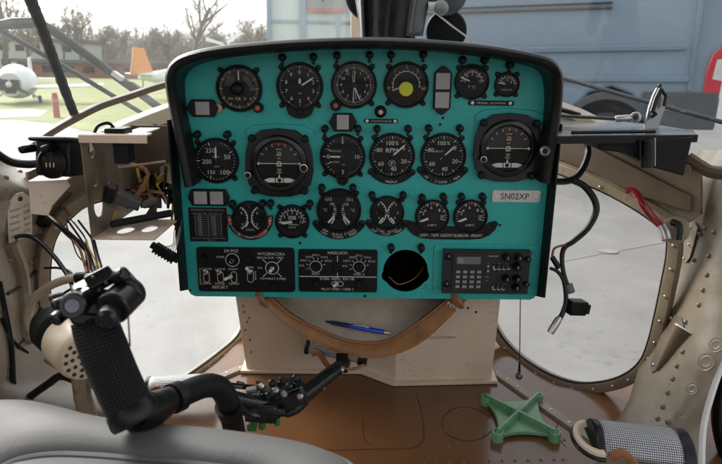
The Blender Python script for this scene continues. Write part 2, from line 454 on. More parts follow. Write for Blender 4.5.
def gauge(px, py, r, label, lugs=True, bump=0., lug_a=(45, 135, 225, 315), dm=None, name='gauge', depth=.009, rim=.90):
    M = PF(px, py); R = r * S(px, py); GF[0], GF[1] = M, R
    mb = MB()
    mb.lathe([(R, 0), (R, depth - .0025), (R * .965, depth), (R * .93, depth), (R * rim, depth - .003), (R * rim * .985, .004)], M, black, 44)
    if bump:                                           # lower housing bulge of the two altimeters
        bw, bh = bump
        pts = [(-bw * R, -R * .80), (-bw * .8 * R, -R * (1.0 + bh * .45)), (-bw * .45 * R, -R * (1.0 + bh * .85)), (0, -R * (1 + bh)), (bw * .45 * R, -R * (1.0 + bh * .85)), (bw * .8 * R, -R * (1.0 + bh * .45)), (bw * R, -R * .80)]
        mb.prism(pts, M, 0, .0075, black)
        mb.lathe([(R * .13, .0075), (R * .13, .013), (R * .1, .0145), (.0003, .0145)], M @ Matrix.Translation((0, -R * (.93 + bh * .35), 0)), black, 14)
    if lugs:
        for a in lug_a:
            c = Matrix.Translation((math.cos(R_(a)) * R * 1.12, math.sin(R_(a)) * R * 1.12, 0))
            mb.lathe([(.0044, 0), (.0044, .0025), (.0034, .004), (.0003, .0042)], M @ c, black, 12)
            d = Vector((math.cos(R_(a)), math.sin(R_(a)))); n = Vector((-d.y, d.x)) * .006
            mb.prism([(d * R * .9 + n), (d * R * 1.12 + n * .7), (d * R * 1.12 - n * .7), (d * R * .9 - n)], M, 0, .002, black)
    g = mb.build(name, panel); g['label'] = label
    db = MB(); db.lathe([(R * rim * .99, .0042), (R * .5, .0042), (.0002, .0042)], M, dm or dialm, 36)
    return g, db, Face(db, M, R), M, R
gglass = glass_mat('gauge_glass', .003, .010, (.97, .98, .98))
def done(g, db):
    mb = MB(); M, R = GF[0], GF[1]; r = R * .905
    mb.lathe([(r, .0078), (r * .8, .0088), (r * .55, .0097), (r * .3, .0102), (.0003, .0104)], M, gglass, 36); mb.build('cover_glass', g)
    return db.build('dial', g)
GF = [None, None]

# 1 gyro compass, top left
g, db, f, M, R = gauge(239.5, 88.5, 23, 'dark brown gyro compass dial with one white lubber needle', dm=dialb)
f.ticks(0, 350, 60, .74, .84, .014, cremark); f.ticks(0, 330, 12, .70, .84, .022, cremark)
f.up(); f.arc(25, 75, .4, .62, mat('dial_dark_grey', (.05, .05, .05), .6)); f.quad([(-.62, .12), (-.2, .12), (-.16, .55), (-.5, .55)], mat('dial_dark_grey', (.05, .05, .05), .6))
f.quad([(.45, -.1), (.7, -.1), (.7, .16), (.45, .16)], mat('dial_dark_grey', (.05, .05, .05), .6))
f.text('N', .0, -.45, .12, cremark); f.text('30 33  3  6', .02, -.42, .11, cremark, fit=1.05); f.up()
f.disc(0, 0, .3, black); f.tick(0, .36, .74, .06, white); f.tick(-22, .28, .78, .03, black)
done(g, db)
mb = MB()
mb.ball(M @ Vector((-.06 * R, -.01 * R, .011)), R * .28, black, 20, 10, (1, .6, 1.0)); mb.build('centre_knob', g)
mb = MB()
mb.lathe([(.0085, 0), (.0085, .012), (.007, .016), (.0003, .016)], PF(259, 107.5), black, 18); mb.lathe([(.0042, .0163), (.0002, .0165)], PF(259, 107.5), redm, 10); mb.build('setting_knob', g)
mb = MB(); mb.lathe([(.0086, 0), (.0086, .004), (.007, .0052), (.0003, .0052)], PF(218, 108), copper, 20); mb.build('round_button', panel)

# 2 altimeter 0..9
def altimeter():
    g, db, f, M, R = gauge(300, 86.5, 23.5, 'black altimeter dial numbered 0 to 9 with a long slanted white needle', bump=(.62, .34))
    f.ticks(0, 352.8, 50, .80, .86, .012); f.ticks(0, 324, 10, .74, .86, .026)
    f.nums([(36 * i, str(i)) for i in range(10)], .60, .17)
    f.text('KM', 0, -.28, .07); f.arc(0, 350, .10, .12, cremark)
    f.text('760', 0, -.86, .11, redm)
    done(g, db); needle(g, M, R, [(58, .74, .075, .1), (2, .36, .11, .1)])
altimeter()

# 3 clock
g, db, f, M, R = gauge(354, 85, 23, 'black cockpit clock dial with gold hands and white second hand')
f.ticks(0, 354, 60, .70, .77, .016, white); f.ticks(0, 330, 12, .66, .77, .03); f.ticks(0, 354, 60, .82, .88, .016, cremark)
f.nums([(30 * i, t) for i, t in enumerate(['12', '1', '2', '3', '4', '5', '6', '7', '8', '9', '10', '11'])], .55, .13)
done(g, db); needle(g, M, R, [(3, .60, .035, .7), (-10, .5, .025, .6)], cremark); needle(g, M, R, [(157, .74, .05, -.12), (-25, .80, .045, -.62)], white, hub=0, w=.0075)
mb = MB(); mb.lathe([(.0098, 0), (.0098, .012), (.008, .016), (.0003, .016)], PF(336, 105), black, 16); mb.lathe([(.004, .0162), (.0002, .0164)], PF(336, 105), redm, 10); mb.build('setting_knob', g)

# 4 gauge with yellow centre
g, db, f, M, R = gauge(406, 85, 22.6, 'black radio altimeter dial with a bright yellow centre disc', dm=dialb)
f.arc(-108, 100, .57, .595, white, 40); f.ticks(-100, 96, 12, .58, .66, .022)
f.nums([(-100, '0'), (-40, '1'), (0, '2'), (38, '3'), (100, '60')], .78, .15, cremark); f.tick(-112, .3, .66, .05, cremark); f.text('- - -', -.45, -.62, .06, cremark, fit=.3)
f.tick(62, .6, .75, .03, redm)
f.up(); f.disc(0, -.17, .31, yellow); done(g, db)

# 6, 7 gear box gauges
g, db, f, M, R = gauge(471.5, 82, 17.3, 'small black temperature gauge marked TEMP beside the twin annunciator')
f.text('SILNIK', 0, .66, .09, cremark); f.ticks(-85, 85, 9, .58, .68, .035); f.arc(-85, 85, .56, .585, white, 24)
f.nums([(-78, '-5'), (-40, '0'), (0, '5'), (42, '10'), (82, '15')], .46, .18); f.text('T °C', .0, -.28, .17)
f.tick(80, .6, .8, .05, redm); done(g, db); needle(g, M, R, [(-68, .78, .08, .0)], hub=.16)
g, db, f, M, R = gauge(506.5, 84.5, 12.3, 'smallest black pressure gauge at the top right of the panel')
f.arc(-80, 80, .56, .60, white, 24); f.ticks(-80, 80, 9, .58, .76, .05); f.nums([(-60, '0'), (0, '4'), (58, '8')], .36, .2); f.text('kG/cm2', 0, -.40, .14, fit=.8)
f.tick(86, .6, .82, .07, redm); done(g, db); needle(g, M, R, [(-78, .8, .1, .0)], hub=.18)

# 9 airspeed
g, db, f, M, R = gauge(216.5, 160.5, 22.8, 'black airspeed dial numbered 50 to 250 with needle pointing up')
f.ticks(20, 340, 33, .78, .85, .016); f.ticks(60, 340, 5, .70, .85, .04)
f.text('250', -.22, .46, .22); f.text('50', .50, .18, .22); f.text('200', -.40, -.03, .22); f.text('150', -.24, -.5, .19); f.text('100', .34, -.5, .22); f.text('KM/H', 0, .18, .09, cremark); f.text('km/h', .02, -.24, .09, cremark)
f.tick(35, .8, .86, .04, redm); done(g, db); needle(g, M, R, [(3, .66, .075, -.12)], hub=.10)

# 11 vertical speed
g, db, f, M, R = gauge(342.7, 156.3, 22.8, 'black vertical speed dial with white needle pointing left at zero', bump=(.30, .28))
f.text('5', .0, .66, .19); f.text('5', .02, -.66, .19); f.text('10', .62, 0, .19); f.text('0', -.62, .0, .2); f.tick(0, .76, .88, .03); f.tick(180, .78, .88, .03); f.tick(90, .78, .88, .03); f.tick(-90, .72, .88, .03)
f.ticks(-65, -30, 4, .72, .82, .016); f.ticks(-150, -115, 4, .72, .82, .016); f.ticks(10, 170, 17, .80, .86, .014, cremark)
f.tick(-64, .52, .7, .035); f.tick(-116, .52, .7, .035); f.text('WZNOSZ', -.28, .24, .08, cremark); f.text('OPAD', -.28, -.24, .08, cremark); f.text('m/s', .05, -.34, .08, cremark)
done(g, db); needle(g, M, R, [(-90, .60, .075, .06)], hub=.10)

# 12, 13 RPM
for i, (px, py, nm) in enumerate(((392, 155.7, 'black RPM dial in percent with one white needle, short label plate below'), (443, 155.7, 'black percent RPM dial with two thin needles, curved label plate below'))):
    g, db, f, M, R = gauge(px, py, 22.9, nm)
    f.ticks(0, 360, 41, .80, .86, .014); f.ticks(36, 396 - 36, 10, .73, .86, .03)
    f.text('100', -.10, .56, .20); f.text('%', .20, .56, .17); f.text('80', -.55, .26, .2); f.text('60', -.48, -.34, .2); f.text('40', .08, -.56, .2); f.text('20', .52, -.22, .2); f.text('0', .5, .34, .17)
    if i == 0: f.text('RPM', -.02, .25, .22); f.text('P', 0, -.32, .18); f.arc(0, 350, .13, .15, cremark, cx=0, cy=-.32)
    else: f.text('OBROTY', -.22, .2, .09, cremark)
    f.tick(38, .78, .95, .03, redm); done(g, db)
    needle(g, M, R, [(48, .80, .07, .0)] if i == 0 else [(50, .74, .05, .08), (44, .70, .02, .2)], hub=.09)

# 19..24 lower row
g, db, f, M, R = gauge(250, 217.5, 17.5, 'twin arc torque gauge ringed by a red and black label plate', lugs=False)
def twin_arcs(f, r=.70, c=.80, m=white):
    for sgn in (-1, 1):
        mid = -90 * sgn
        f.arc(mid - 58, mid + 58, r, r + .05, m, 24, cx=sgn * c); f.ticks(mid - 58, mid + 58, 9, r - .07, r, .03, m, cx=sgn * c)
twin_arcs(f, .72, .86)
f.arc(105, 130, .78, .84, white, cx=-.86); f.text('6', -.45, .3, .16); f.text('6', .45, .3, .16); f.text('2', -.42, -.36, .14); f.text('2', .42, -.36, .14); f.text('kG/cm2', 0, -.68, .1); f.text('.', 0, .7, .2)
done(g, db); needle(g, M, R, [(-150, .6, .05, -.2), (150, .6, .05, -.2)], cremark, hub=0)
mb = MB(); f = Face(mb, M, R, .0022); pts = []
for k in range(25):
    a = R_(83 + 194 * k / 24); pts.append((math.sin(a) * 1.32, math.cos(a) * 1.32))
for k in range(25):
    a = R_(277 - 194 * k / 24); pts.append((math.sin(a) * 1.03, math.cos(a) * 1.03))
mb.prism([(x * R, y * R) for x, y in pts], M, 0, .002, black)
f.arc(86, 110, 1.08, 1.27, redm); f.arc(128, 158, 1.08, 1.27, redm); f.arc(202, 222, 1.08, 1.27, mat('marking_brown', (.16, .05, .035), .6)); f.arc(250, 274, 1.08, 1.27, redm); f.up()
f.arctext('CISN.PALIWA', 1.17, 118, .10, flip=True); f.arctext('TORKMETR', 1.17, 180, .13); f.arctext('CISN.OLEJU', 1.17, 242, .10)
f.tick(97, 1.08, 1.2, .08, white); f.tick(264, 1.08, 1.2, .08, white); f.tick(214, 1.08, 1.27, .05, white)
mb.build('label_plate', g)

g, db, f, M, R = gauge(292.5, 221, 17.2, 'black pressure gauge numbered 3 to 15 with a small counter', lug_a=(50, 130, 230, 310))
f.arc(-100, 95, .66, .685, white, 36); f.ticks(-95, 90, 13, .68, .80, .035); f.nums([(-58, '3'), (-30, '5'), (0, '7'), (32, '9'), (60, '12'), (92, '15')], .53, .18)
f.quad([(-.22, .12), (.22, .12), (.22, .34), (-.22, .34)], greyw); f.up(); f.text('0471', 0, .23, .15, black); f.text('HYDRAUL.', .1, -.18, .10); f.text('kG/cm2', 0, -.34, .10)
done(g, db); needle(g, M, R, [(-98, .66, .16, .0), (-90, .8, .04, 0)], hub=0)

g, db, f, M, R = gauge(339, 210, 22.3, 'large oil temperature gauge with two mirrored white number columns')
for sgn in (-1, 1):
    f.text('15', sgn * .40, .52, .15); f.text('15', sgn * .56, .50, .12, cremark) ; f.text('10', sgn * .33, .30, .15); f.text('5', sgn * .20, .06, .15); f.text('0', sgn * .24, -.16, .15); f.text('°C', sgn * .62, .02, .14)
    f.arc(sgn * 205, sgn * 262, .42, .56, white, cx=sgn * .55, cy=0) if False else None
    f.ticks(-sgn * 60, -sgn * 130, 8, .52, .60, .025, white, cx=sgn * .70); f.tick(sgn * 140, .34, .74, .10, white); f.tick(sgn * 152, .40, .70, .05, white)
f.text('x10', .38, -.62, .07); done(g, db)
needle(g, M, R, [(-140, .62, .05, -.3), (140, .62, .05, -.3)], hub=0)

g, db, f, M, R = gauge(387, 212.3, 17.2, 'small twin oil pressure gauge with mirrored white arcs')
twin_arcs(f, .74, .80); f.text('6', -.5, .5, .15); f.text('6', .5, .5, .15); f.text('3', -.62, .0, .15, redm); f.text('3', .62, .0, .15); f.text('0', -.45, -.3, .14); f.text('0', .45, -.3, .14)
done(g, db); needle(g, M, R, [(-142, .78, .09, -.34), (142, .78, .09, -.34)], hub=.06)

for px, lb in ((432, 'left one of the two exhaust temperature gauges, numbered 2 to 10'), (470, 'right one of the two exhaust temperature gauges, numbered 2 to 10')):
    g, db, f, M, R = gauge(px, 216.2, 17.2, lb, lug_a=(48, 132))
    f.ticks(-110, 105, 20, .74, .82, .03); f.ticks(-110, 105, 6, .66, .82, .045); f.nums([(-70, '2'), (-50, '4'), (-8, '6'), (45, '8'), (88, '10')], .56, .2)
    f.arc(-10, 30, .84, .88, redm); f.text('x100°C', 0, -.5, .13); f.tick(105, .5, .8, .05, cremark)
    f.up(); f.disc(0, 0, .30, black); done(g, db); needle(g, M, R, [(-112, .78, .13, -.25)], hub=0)

# ---- curved label plates under gauges
def curved_plate(px, py, r, a0, a1, r0, r1, lines, label=None, lugs=True):
    M = PF(px, py); R = r * S(px, py); mb = MB(); f = Face(mb, M, R, .0024); n = 20; pts = []
    for k in range(n + 1):
        a = R_(a0 + (a1 - a0) * k / n); pts.append((math.sin(a) * r1 * R, math.cos(a) * r1 * R))
    for k in range(n + 1):
        a = R_(a1 - (a1 - a0) * k / n); pts.append((math.sin(a) * r0 * R, math.cos(a) * r0 * R))
    mb.prism(pts, M, 0, .0022, black)
    if lugs:
        for a in (a0, a1):
            A = R_(a); mb.lathe([(.0058, 0), (.0058, .003), (.004, .0042), (.0003, .0042)], M @ Matrix.Translation((math.sin(A) * R * (r0 + r1) / 2, math.cos(A) * R * (r0 + r1) / 2, 0)), black, 14)
    for t, rr, h, m in lines: f.arctext(t, rr, 180, h, m)
    o = mb.build('label_plate', panel)
    if label: o['label'] = label
curved_plate(392, 155.7, 22.9, 128, 232, 1.04, 1.26, [('NADAJE', 1.15, .11, white)], 'black curved plate with one short white word')
curved_plate(443, 155.7, 22.9, 122, 238, 1.04, 1.28, [('LEWY - SILNIK - PRAWY', 1.16, .12, white)])
curved_plate(339, 210, 22.3, 120, 240, 1.04, 1.36, [('TEMP. OLEJU SILNIKA', 1.13, .115, white), ('LEWY - SILNIK - PRAWY', 1.26, .105, white)], 'black curved plate with two lines of white lettering')
curved_plate(387, 212.3, 17.2, 120, 240, 1.06, 1.42, [('CISN. OLEJU', 1.16, .14, white), ('LEWY - SILNIK - PRAWY', 1.31, .115, white)])
mb = MB(); c = uv(451, 231); s_ = S(451, 231)
M = PF(451, 231)
pts = [(-46, 9), (-44, 2), (-38, -4), (-30, -7.5), (-18, -8.5), (18, -8.5), (30, -7.5), (38, -4), (44, 2), (46, 9), (38, 10), (30, 3.5), (12, 1), (9, 5), (-9, 5), (-12, 1), (-30, 3.5), (-38, 10)]
mb.prism([(x * s_, y * s_) for x, y in pts], M, 0, .0022, black)
mb.text('LEWY - TEMP. GAZOW SILNIKOW - PRAWY', M, 0, -4.2 * s_, 3.0 * s_, white, .0025, fit=62 * s_)
for dx in (-43, -16, 16, 43): mb.lathe([(.0055, 0), (.0055, .003), (.004, .0042), (.0003, .0042)], M @ Matrix.Translation((dx * s_, (8 if abs(dx) > 20 else 2.6) * s_, 0)), black, 14)
o = mb.build('label_plate', panel); o['label'] = 'wide black plate joining the two exhaust temperature gauges'

def strip_plate(px, py, w, h, text, label, tm=white):
    M = PF(px, py); s_ = S(px, py); mb = MB()
    mb.prism(rrect(-w / 2 * s_, -h / 2 * s_, w / 2 * s_, h / 2 * s_, h * .48 * s_), M, 0, .002, black)
    mb.text(text, M, 0, 0, h * .36 * s_, tm, .0023, fit=w * .62 * s_)
    for q in (-1, 1): mb.lathe([(.0032, .002), (.0028, .0036), (.0002, .0038)], M @ Matrix.Translation((q * w * .41 * s_, 0, 0)), steel, 10)
    o = mb.build('label_plate', panel); o['label'] = label
strip_plate(491, 103, 46, 5, 'PRZEKL. GLOWNA', 'straight black plate reading PRZEKL. GLOWNA')
strip_plate(381, 121, 34, 4.2, 'OSWIETLENIE', 'narrow black strip plate under a small round knob', cremark)
mb = MB(); mb.lathe([(.0105, 0), (.0105, .003), (.0085, .005), (.0075, .013), (.006, .0145), (.0003, .0145)], PF(380.5, 111.5), black, 20)
mb.lathe([(.004, .0147), (.0002, .0148)], PF(380.5, 111.5), cremark, 12); mb.build('dimmer_knob', panel)

# ---- annunciator lamps (hexagonal black frames with frosted windows)
def annunciator(px, py, w, h, wins, tip, label, vert=False):
    M = PF(px, py); s_ = S(px, py); mb = MB()
    a, b = w / 2 * s_, h / 2 * s_; t = tip * s_; ch = 3 * s_
    if vert: pts = [(0, b + t), (ch, b + t - 1.5 * s_), (a, b), (a, -b), (ch, -b - t + 1.5 * s_), (0, -b - t), (-ch, -b - t + 1.5 * s_), (-a, -b), (-a, b), (-ch, b + t - 1.5 * s_)]
    else: pts = [(-a - t, 0), (-a - t + 1.5 * s_, ch), (-a, b), (a, b), (a + t - 1.5 * s_, ch), (a + t, 0), (a + t - 1.5 * s_, -ch), (a, -b), (-a, -b), (-a - t + 1.5 * s_, -ch)]
    mb.prism(pts, M, 0, .007, black); g = mb.build('annunciator_lamp', panel, bevel=.0012); g['label'] = label
    for x0, y0, x1, y1 in wins:
        mb = MB(); mb.prism([(x0 * s_, y0 * s_), (x1 * s_, y0 * s_), (x1 * s_, y1 * s_), (x0 * s_, y1 * s_)], M, .007, .0084, greyw); mb.build('lamp_window', g, bevel=.0006)
annunciator(203.5, 108, 22, 17, [(-7, -6.5, 7, 6.5)], 5, 'single frosted window in black frame under the gyro compass')
annunciator(343, 122, 18, 18, [(-6, -7, 6, 7.5)], 5, 'single frosted window in black frame above the vertical speed dial')
annunciator(209.5, 197, 34, 17, [(-14.5, -6.5, -1.5, 6.5), (1.5, -6.5, 14.5, 6.5)], 4, 'two frosted windows side by side in a black frame')
annunciator(442, 90.5, 17.5, 34, [(-7, 1.3, 7, 17), (-7, -17, 7, -1.3)], 7, 'two frosted windows one above the other in a black frame', True)

# ---- compass correction card
mb = MB(); M = PF(208.5, 224.5); s_ = S(208, 224)
mb.prism([(-19 * s_, -17.5 * s_), (19 * s_, -17.5 * s_), (19 * s_, 17.5 * s_), (-19 * s_, 17.5 * s_)], M, 0, .0016, black)
gm = mat('card_grey', (.23, .23, .22), .6)
mb.text('POPRAWKI KURSU BUSOLI', M, 0, 15.2 * s_, 2.0 * s_, gm, .0019, fit=33 * s_); mb.text('KM  DEW  KK    KM  DEW  KK', M, 0, 11.6 * s_, 1.6 * s_, gm, .0019, fit=30 * s_)
for r in range(10): mb.prism([(-13 * s_, (10 - 2.35 * r) * s_), (13 * s_, (10 - 2.35 * r) * s_), (13 * s_, (10.25 - 2.35 * r) * s_), (-13 * s_, (10.25 - 2.35 * r) * s_)], M, .0016, .0018, gm)
for x in (-13, -7, 0, 7, 13): mb.prism([(x * s_, -12 * s_), ((x + .3) * s_, -12 * s_), ((x + .3) * s_, 10 * s_), (x * s_, 10 * s_)], M, .0016, .00185, gm)
for r in range(9):
    mb.text(str(r * 40).zfill(3), M, -8.5 * s_, (8.8 - 2.35 * r) * s_, 1.7 * s_, gm, .0019); mb.text(str(r * 20 + 15).zfill(3), M, 5.0 * s_, (8.8 - 2.35 * r) * s_, 1.7 * s_, gm, .0019)
mb.text('NA PULP. PILOTA I OPERATORA', M, 0, -14 * s_, 1.6 * s_, gm, .0019, fit=34 * s_); mb.text('1991-05', M, 2 * s_, -16.2 * s_, 1.4 * s_, gm, .0019)
o = mb.build('correction_card', panel, smooth=30); o['label'] = 'small black table card with grey grid of figures'

# ---- attitude indicators
def attitude(px, py, sx, label, kn):
    M = PF(px, py); s_ = S(px, py)
    mb = MB()                                          # raised turquoise mounting plate
    pl = [(-33, 32), (-26, 36.5), (0, 39), (26, 36.5), (34, 32), (34.5, -10), (31, -25), (27, -31), (0, -33), (-27, -31), (-31, -25), (-34, -10)]
    mb.prism([(x * s_, y * s_) for x, y in pl], M, 0, .003, teal)
    mb.build('mounting_plate', panel, bevel=.0012)
    mb = MB()
    adib = mat('gloss_black', (.005, .005, .0055), .22, spec=.45, var=.3)
    oct_ = [(-33, 10), (-29, 24), (-17, 32.5), (0, 34.5), (17, 32.5), (29, 24), (33, 10), (34, -8), (31, -21), (23, -30), (10, -33.5), (-10, -33.5), (-23, -30), (-31, -21), (-34, -8)]
    mb.prism([(x * s_, y * s_) for x, y in oct_], M, .003, .012, adib)
    mb.lathe([(28.5 * s_, .012), (28 * s_, .0165), (26.5 * s_, .018), (24.2 * s_, .018), (23 * s_, .019), (22.3 * s_, .013)], M, adib, 44)
    for x, y in ((-26, 25), (26, 25), (-25, -27), (25, -27)): mb.lathe([(.0065, .012), (.0065, .018), (.005, .021), (.0003, .021)], M @ Matrix.Translation((x * s_, y * s_, 0)), black, 14)
    g = mb.build('attitude_indicator', panel, bevel=.001); g['label'] = label
    db = MB(); Rr = 22.5 * s_; db.lathe([(Rr, .0125), (.0002, .0125)], M, dialb, 36); f = Face(db, M, Rr, .0128)
    f.quad([(-.99, 0), (.99, 0), (.9, .4), (.6, .78), (0, .99), (-.6, .78), (-.9, .4)], mat('horizon_grey', (.016, .0155, .015), .5, coat=.4, spec=.25)); f.up()
    f.text('20', 0, .46, .16, cremark); f.text('10', 0, .24, .1, cremark); f.text('20', 0, -.28, .14, white)
    for y in (.62, .36, -.12, -.42): f.quad([(-.12, y), (.12, y), (.12, y + .025), (-.12, y + .025)], cremark)
    f.ticks(-60, 60, 7, .78, .9, .03, cremark)
    f.text('ATTITUDE', 0, .86, .09, redm)
    f.up(); f.quad([(-.9, -.01), (.9, -.01), (.9, .02), (-.9, .02)], white); f.disc(-.9, 0, .06, white); f.disc(.9, 0, .06, white); f.arc(0, 360, .07, .11, white)
    f.quad([(-.68, -.72), (-.45, -.64), (.45, -.64), (.68, -.72), (.5, -.84), (-.5, -.84)], white); f.up(); f.disc(0, -.74, .09, black); f.quad([(-.05, -.64), (.05, -.64), (.0, -.42)], white); f.quad([(-.2, -.86), (-.16, -.86), (-.16, -.62), (-.2, -.62)], black); f.quad([(.16, -.86), (.2, -.86), (.2, -.62), (.16, -.62)], black)
    db.build('horizon_dial', g)
    for x, y, rr in kn:
        mb = MB(); kb = M @ Matrix.Translation((x * s_, y * s_, 0))
        mb.lathe([(rr, .004), (rr, .022), (rr * .8, .026), (rr * .72, .0255), (.0003, .0255)], kb, black, 20); mb.lathe([(rr * .92, .0225), (rr * .95, .0262), (rr * .75, .0266)], kb, steel, 20); mb.build('caging_knob', g)
attitude(280, 162.5, 1, 'left attitude indicator with larger dark horizon dial', [(-30, -10.5, .006), (25, -3, .0075)])
attitude(506.5, 147.5, 1, 'right attitude indicator beside the hood screw', [(-25, -10, .006)])

# ---- registration plate
mb = MB(); M = PF(516, 196); s_ = S(516, 196)
mb.prism(rrect(-24 * s_, -6 * s_, 24 * s_, 6 * s_, 2.2 * s_), M, 0, .0022, steel)
mb.text('SN02XP', M, -1.5 * s_, 0, 6.2 * s_, black, .0026, fit=28 * s_)
for q in (-20, 20): mb.lathe([(.0033, .0022), (.0028, .0038), (.0003, .004)], M @ Matrix.Translation((q * s_, 0, 0)), sealw, 12)
o = mb.build('registration_plate', panel, smooth=30); o['label'] = 'steel plate engraved SN02XP'

# ---- small hooded panel lamps
lamps = [(282.5, 57.5), (313.6, 57), (337, 55.5), (369.6, 55), (391, 55), (423, 54.5), (462, 60), (484, 60), (509, 65), (198, 134), (228, 134), (325, 128.5), (358, 128.5), (377, 128.5), (408, 128.5), (428.5, 128), (459.5, 128),
         (233, 203), (263, 202.5), (271, 202.5), (310, 203), (322, 187), (353, 187), (372, 194.5), (403, 194.5), (422, 197), (443, 196), (461, 196), (482, 196), (391, 246.5), (421, 246.5)]
mb = MB(); px, py = lamps[0]; M = PF(px, py)
mb.lathe([(.0066, 0), (.0066, .003), (.0052, .0042), (.0052, .010), (.0060, .0105), (.0060, .0145), (.0048, .0168), (.0026, .0178), (.0003, .018)], M, black, 16)
mb.lathe([(.003, .0035), (.003, .0045), (.0002, .005)], M @ Matrix.Translation((0, -.0098, 0)), black, 8)
lamp0 = mb.build('panel_lamp', panel)
base = W(px, py)
for px, py in lamps[1:]:
    c = lamp0.copy(); COL.objects.link(c); c.parent = panel; c.location = W(px, py) - base
# tiny screws on the sheet
mb = MB()
for px, py in ((440, 124.5), (443, 118), (190, 290), (540, 290), (365, 296), (300, 243), (500, 225)):
    mb.lathe([(.0026, 0), (.0024, .0012), (.0002, .0014)], PF(px, py), black, 8)
mb.build('sheet_screws', panel)

# ---- switch panels
def toggle(M, u, v, parent, tilt, m=steel, ln=.016):
    mb = MB(); c = M @ Matrix.Translation((u, v, .0035))
    mb.lathe([(.0046, 0), (.0046, .003), (.0034, .004), (.0003, .004)], c, steel, 12)
    d = Vector((tilt[0], tilt[1], 1)).normalized(); p0 = c @ Vector((0, 0, .003)); p1 = c @ (d * ln)
    mb.tube([p0, p1, p1 + (p1 - p0) * .12], [.0018, .0034, .0022], m, 10)
    return mb.build('toggle_switch', parent)
def blank_knob(M, u, v, parent, r=.0075, h=.006, name='knob', ptr=None):
    mb = MB(); c = M @ Matrix.Translation((u, v, .0035))
    mb.lathe([(r, 0), (r, h * .7), (r * .85, h), (.0003, h)], c, black, 20)
    if ptr is not None: mb.box(c @ Vector((0, 0, h + .002)), (r * .5, .006, r * 1.8), black, (c.to_3x3() @ Matrix.Rotation(ptr, 3, 'Z') @ Matrix.Rotation(PI / 2, 3, 'X')))
    return mb.build(name, parent)
def ring(mb, M, u, v, r, t, m, w=.0038, n=28):
    for i in range(n):
        A = 2 * PI * i / n; B = 2 * PI * (i + 1) / n
        mb.poly([M @ Vector((u + math.cos(q) * rr, v + math.sin(q) * rr, w)) for q, rr in ((A, r), (B, r), (B, r - t), (A, r - t))], m)
def slot(mb, M, u, v, w_, h_, m, t, wz=.0038):
    a = rrect(u - w_ / 2, v - h_ / 2, u + w_ / 2, v + h_ / 2, min(w_, h_) * .49); b = rrect(u - w_ / 2 + t, v - h_ / 2 + t, u + w_ / 2 - t, v + h_ / 2 - t, min(w_, h_) * .49 - t)
    for i in range(len(a)):
        j = (i + 1) % len(a); mb.poly([M @ Vector((*q, wz)) for q in (a[i], a[j], b[j], b[i])], m)

M = PF(246.5, 269.3); s_ = S(246, 269)
def P1(x, y): return ((x - 246.5) * s_, (269.3 - y) * s_)
mb = MB(); mb.prism(rrect(-48.5 * s_, -23.3 * s_, 48.5 * s_, 23.3 * s_, 3.5 * s_), M, 0, .0035, black)
def T1(t, x, y, h, fit=None, m=white): u, v = P1(x, y); mb.text(t, M, u, v, h * s_, m, .0038, fit=None if fit is None else fit * s_)
T1('SW POZ', 232.5, 249.5, 3.0, 14); T1('OTWR', 221.5, 256, 2.3, 8); T1('WYCIERACZKA', 272, 252.2, 3.0, 27); T1('BIEG NA DOR  1 PRED', 271, 256.2, 2.0, 26); T1('WYL', 260.5, 267, 2.1, 5); T1('POWROT 2 PREJ', 273, 278.2, 2.1, 25)
T1('OTWORT', 207, 268.6, 2.2, 11); T1('L-NADOR', 220.5, 268.6, 2.2, 10.5); T1('SWIAT', 233.5, 268.6, 2.2, 9.5); T1('ZAMYK', 206.5, 284, 2.2, 9.5); T1('HOLUJE', 219.5, 284, 2.2, 9.5); T1('CIEMNO', 233.5, 284, 2.2, 10.5); T1('REFLEKT', 219.5, 287.8, 3.0, 15.5)
T1('GORA', 250.5, 266.3, 2.0, 7); u, v = P1(255.5, 275); mb.text('DOLNE', M, u, v, 1.8 * s_, white, .0038, rot=-PI / 2, fit=9 * s_)
for x in (200.3,): u, v = P1(x, 276.5); mb.text('REFLEKTOR LEWY', M, u, v, 1.5 * s_, cremark, .0038, rot=PI / 2, fit=18 * s_)
for x, y, r in ((233.3, 259, 7), (272.5, 267, 6.8)): ring(mb, M, *P1(x, y), r * s_, .7 * s_, white)
for dx, dy in ((-1, 1), (1, 1), (-1, -1), (1, -1)):
    a = P1(272.5 + dx * 5.2, 267 - dy * 5.2); b = P1(272.5 + dx * 9.4, 267 - dy * 9.2); d = (Vector(b) - Vector(a)).normalized(); n = Vector((-d.y, d.x)) * .35 * s_
    mb.poly([M @ Vector((*q, .0039)) for q in (Vector(a) + n, Vector(b) + n, Vector(b) - n, Vector(a) - n)], white)
for x, y in ((206.5, 277), (220.5, 277), (234, 277)): slot(mb, M, *P1(x, y), 6.2 * s_, 12 * s_, white, .55 * s_)
slot(mb, M, *P1(250.5, 275.5), 6.5 * s_, 14 * s_, white, .5 * s_)
sw = mb.build('switch_panel', panel, bevel=.0008, smooth=30); sw['label'] = 'black switch panel reading WYCIERACZKA and REFLEKT'
toggle(M, *P1(206.5, 272), sw, (-.15, .8), steel, .012); toggle(M, *P1(219.5, 272), sw, (-.2, .8), steel, .012); toggle(M, *P1(230.5, 276.5), sw, (-.5, 0), sealw, .016); toggle(M, *P1(250, 271), sw, (-.1, .7), sealw, .021); toggle(M, *P1(272.5, 267.5), sw, (-.15, -.1), sealw, .012)
blank_knob(M, *P1(205, 258), sw); blank_knob(M, *P1(249.5, 258), sw); blank_knob(M, *P1(274.5, 286), sw)
mb = MB(); c = M @ Matrix.Translation((*P1(233.3, 259), .0035)); mb.lathe([(.0068, 0), (.0068, .007), (.0045, .009), (.004, .0085), (.0003, .0085)], c, black, 18); mb.lathe([(.0042, .0086), (.0036, .0095), (.0028, .0087)], c, steel, 16); mb.build('push_button', sw)

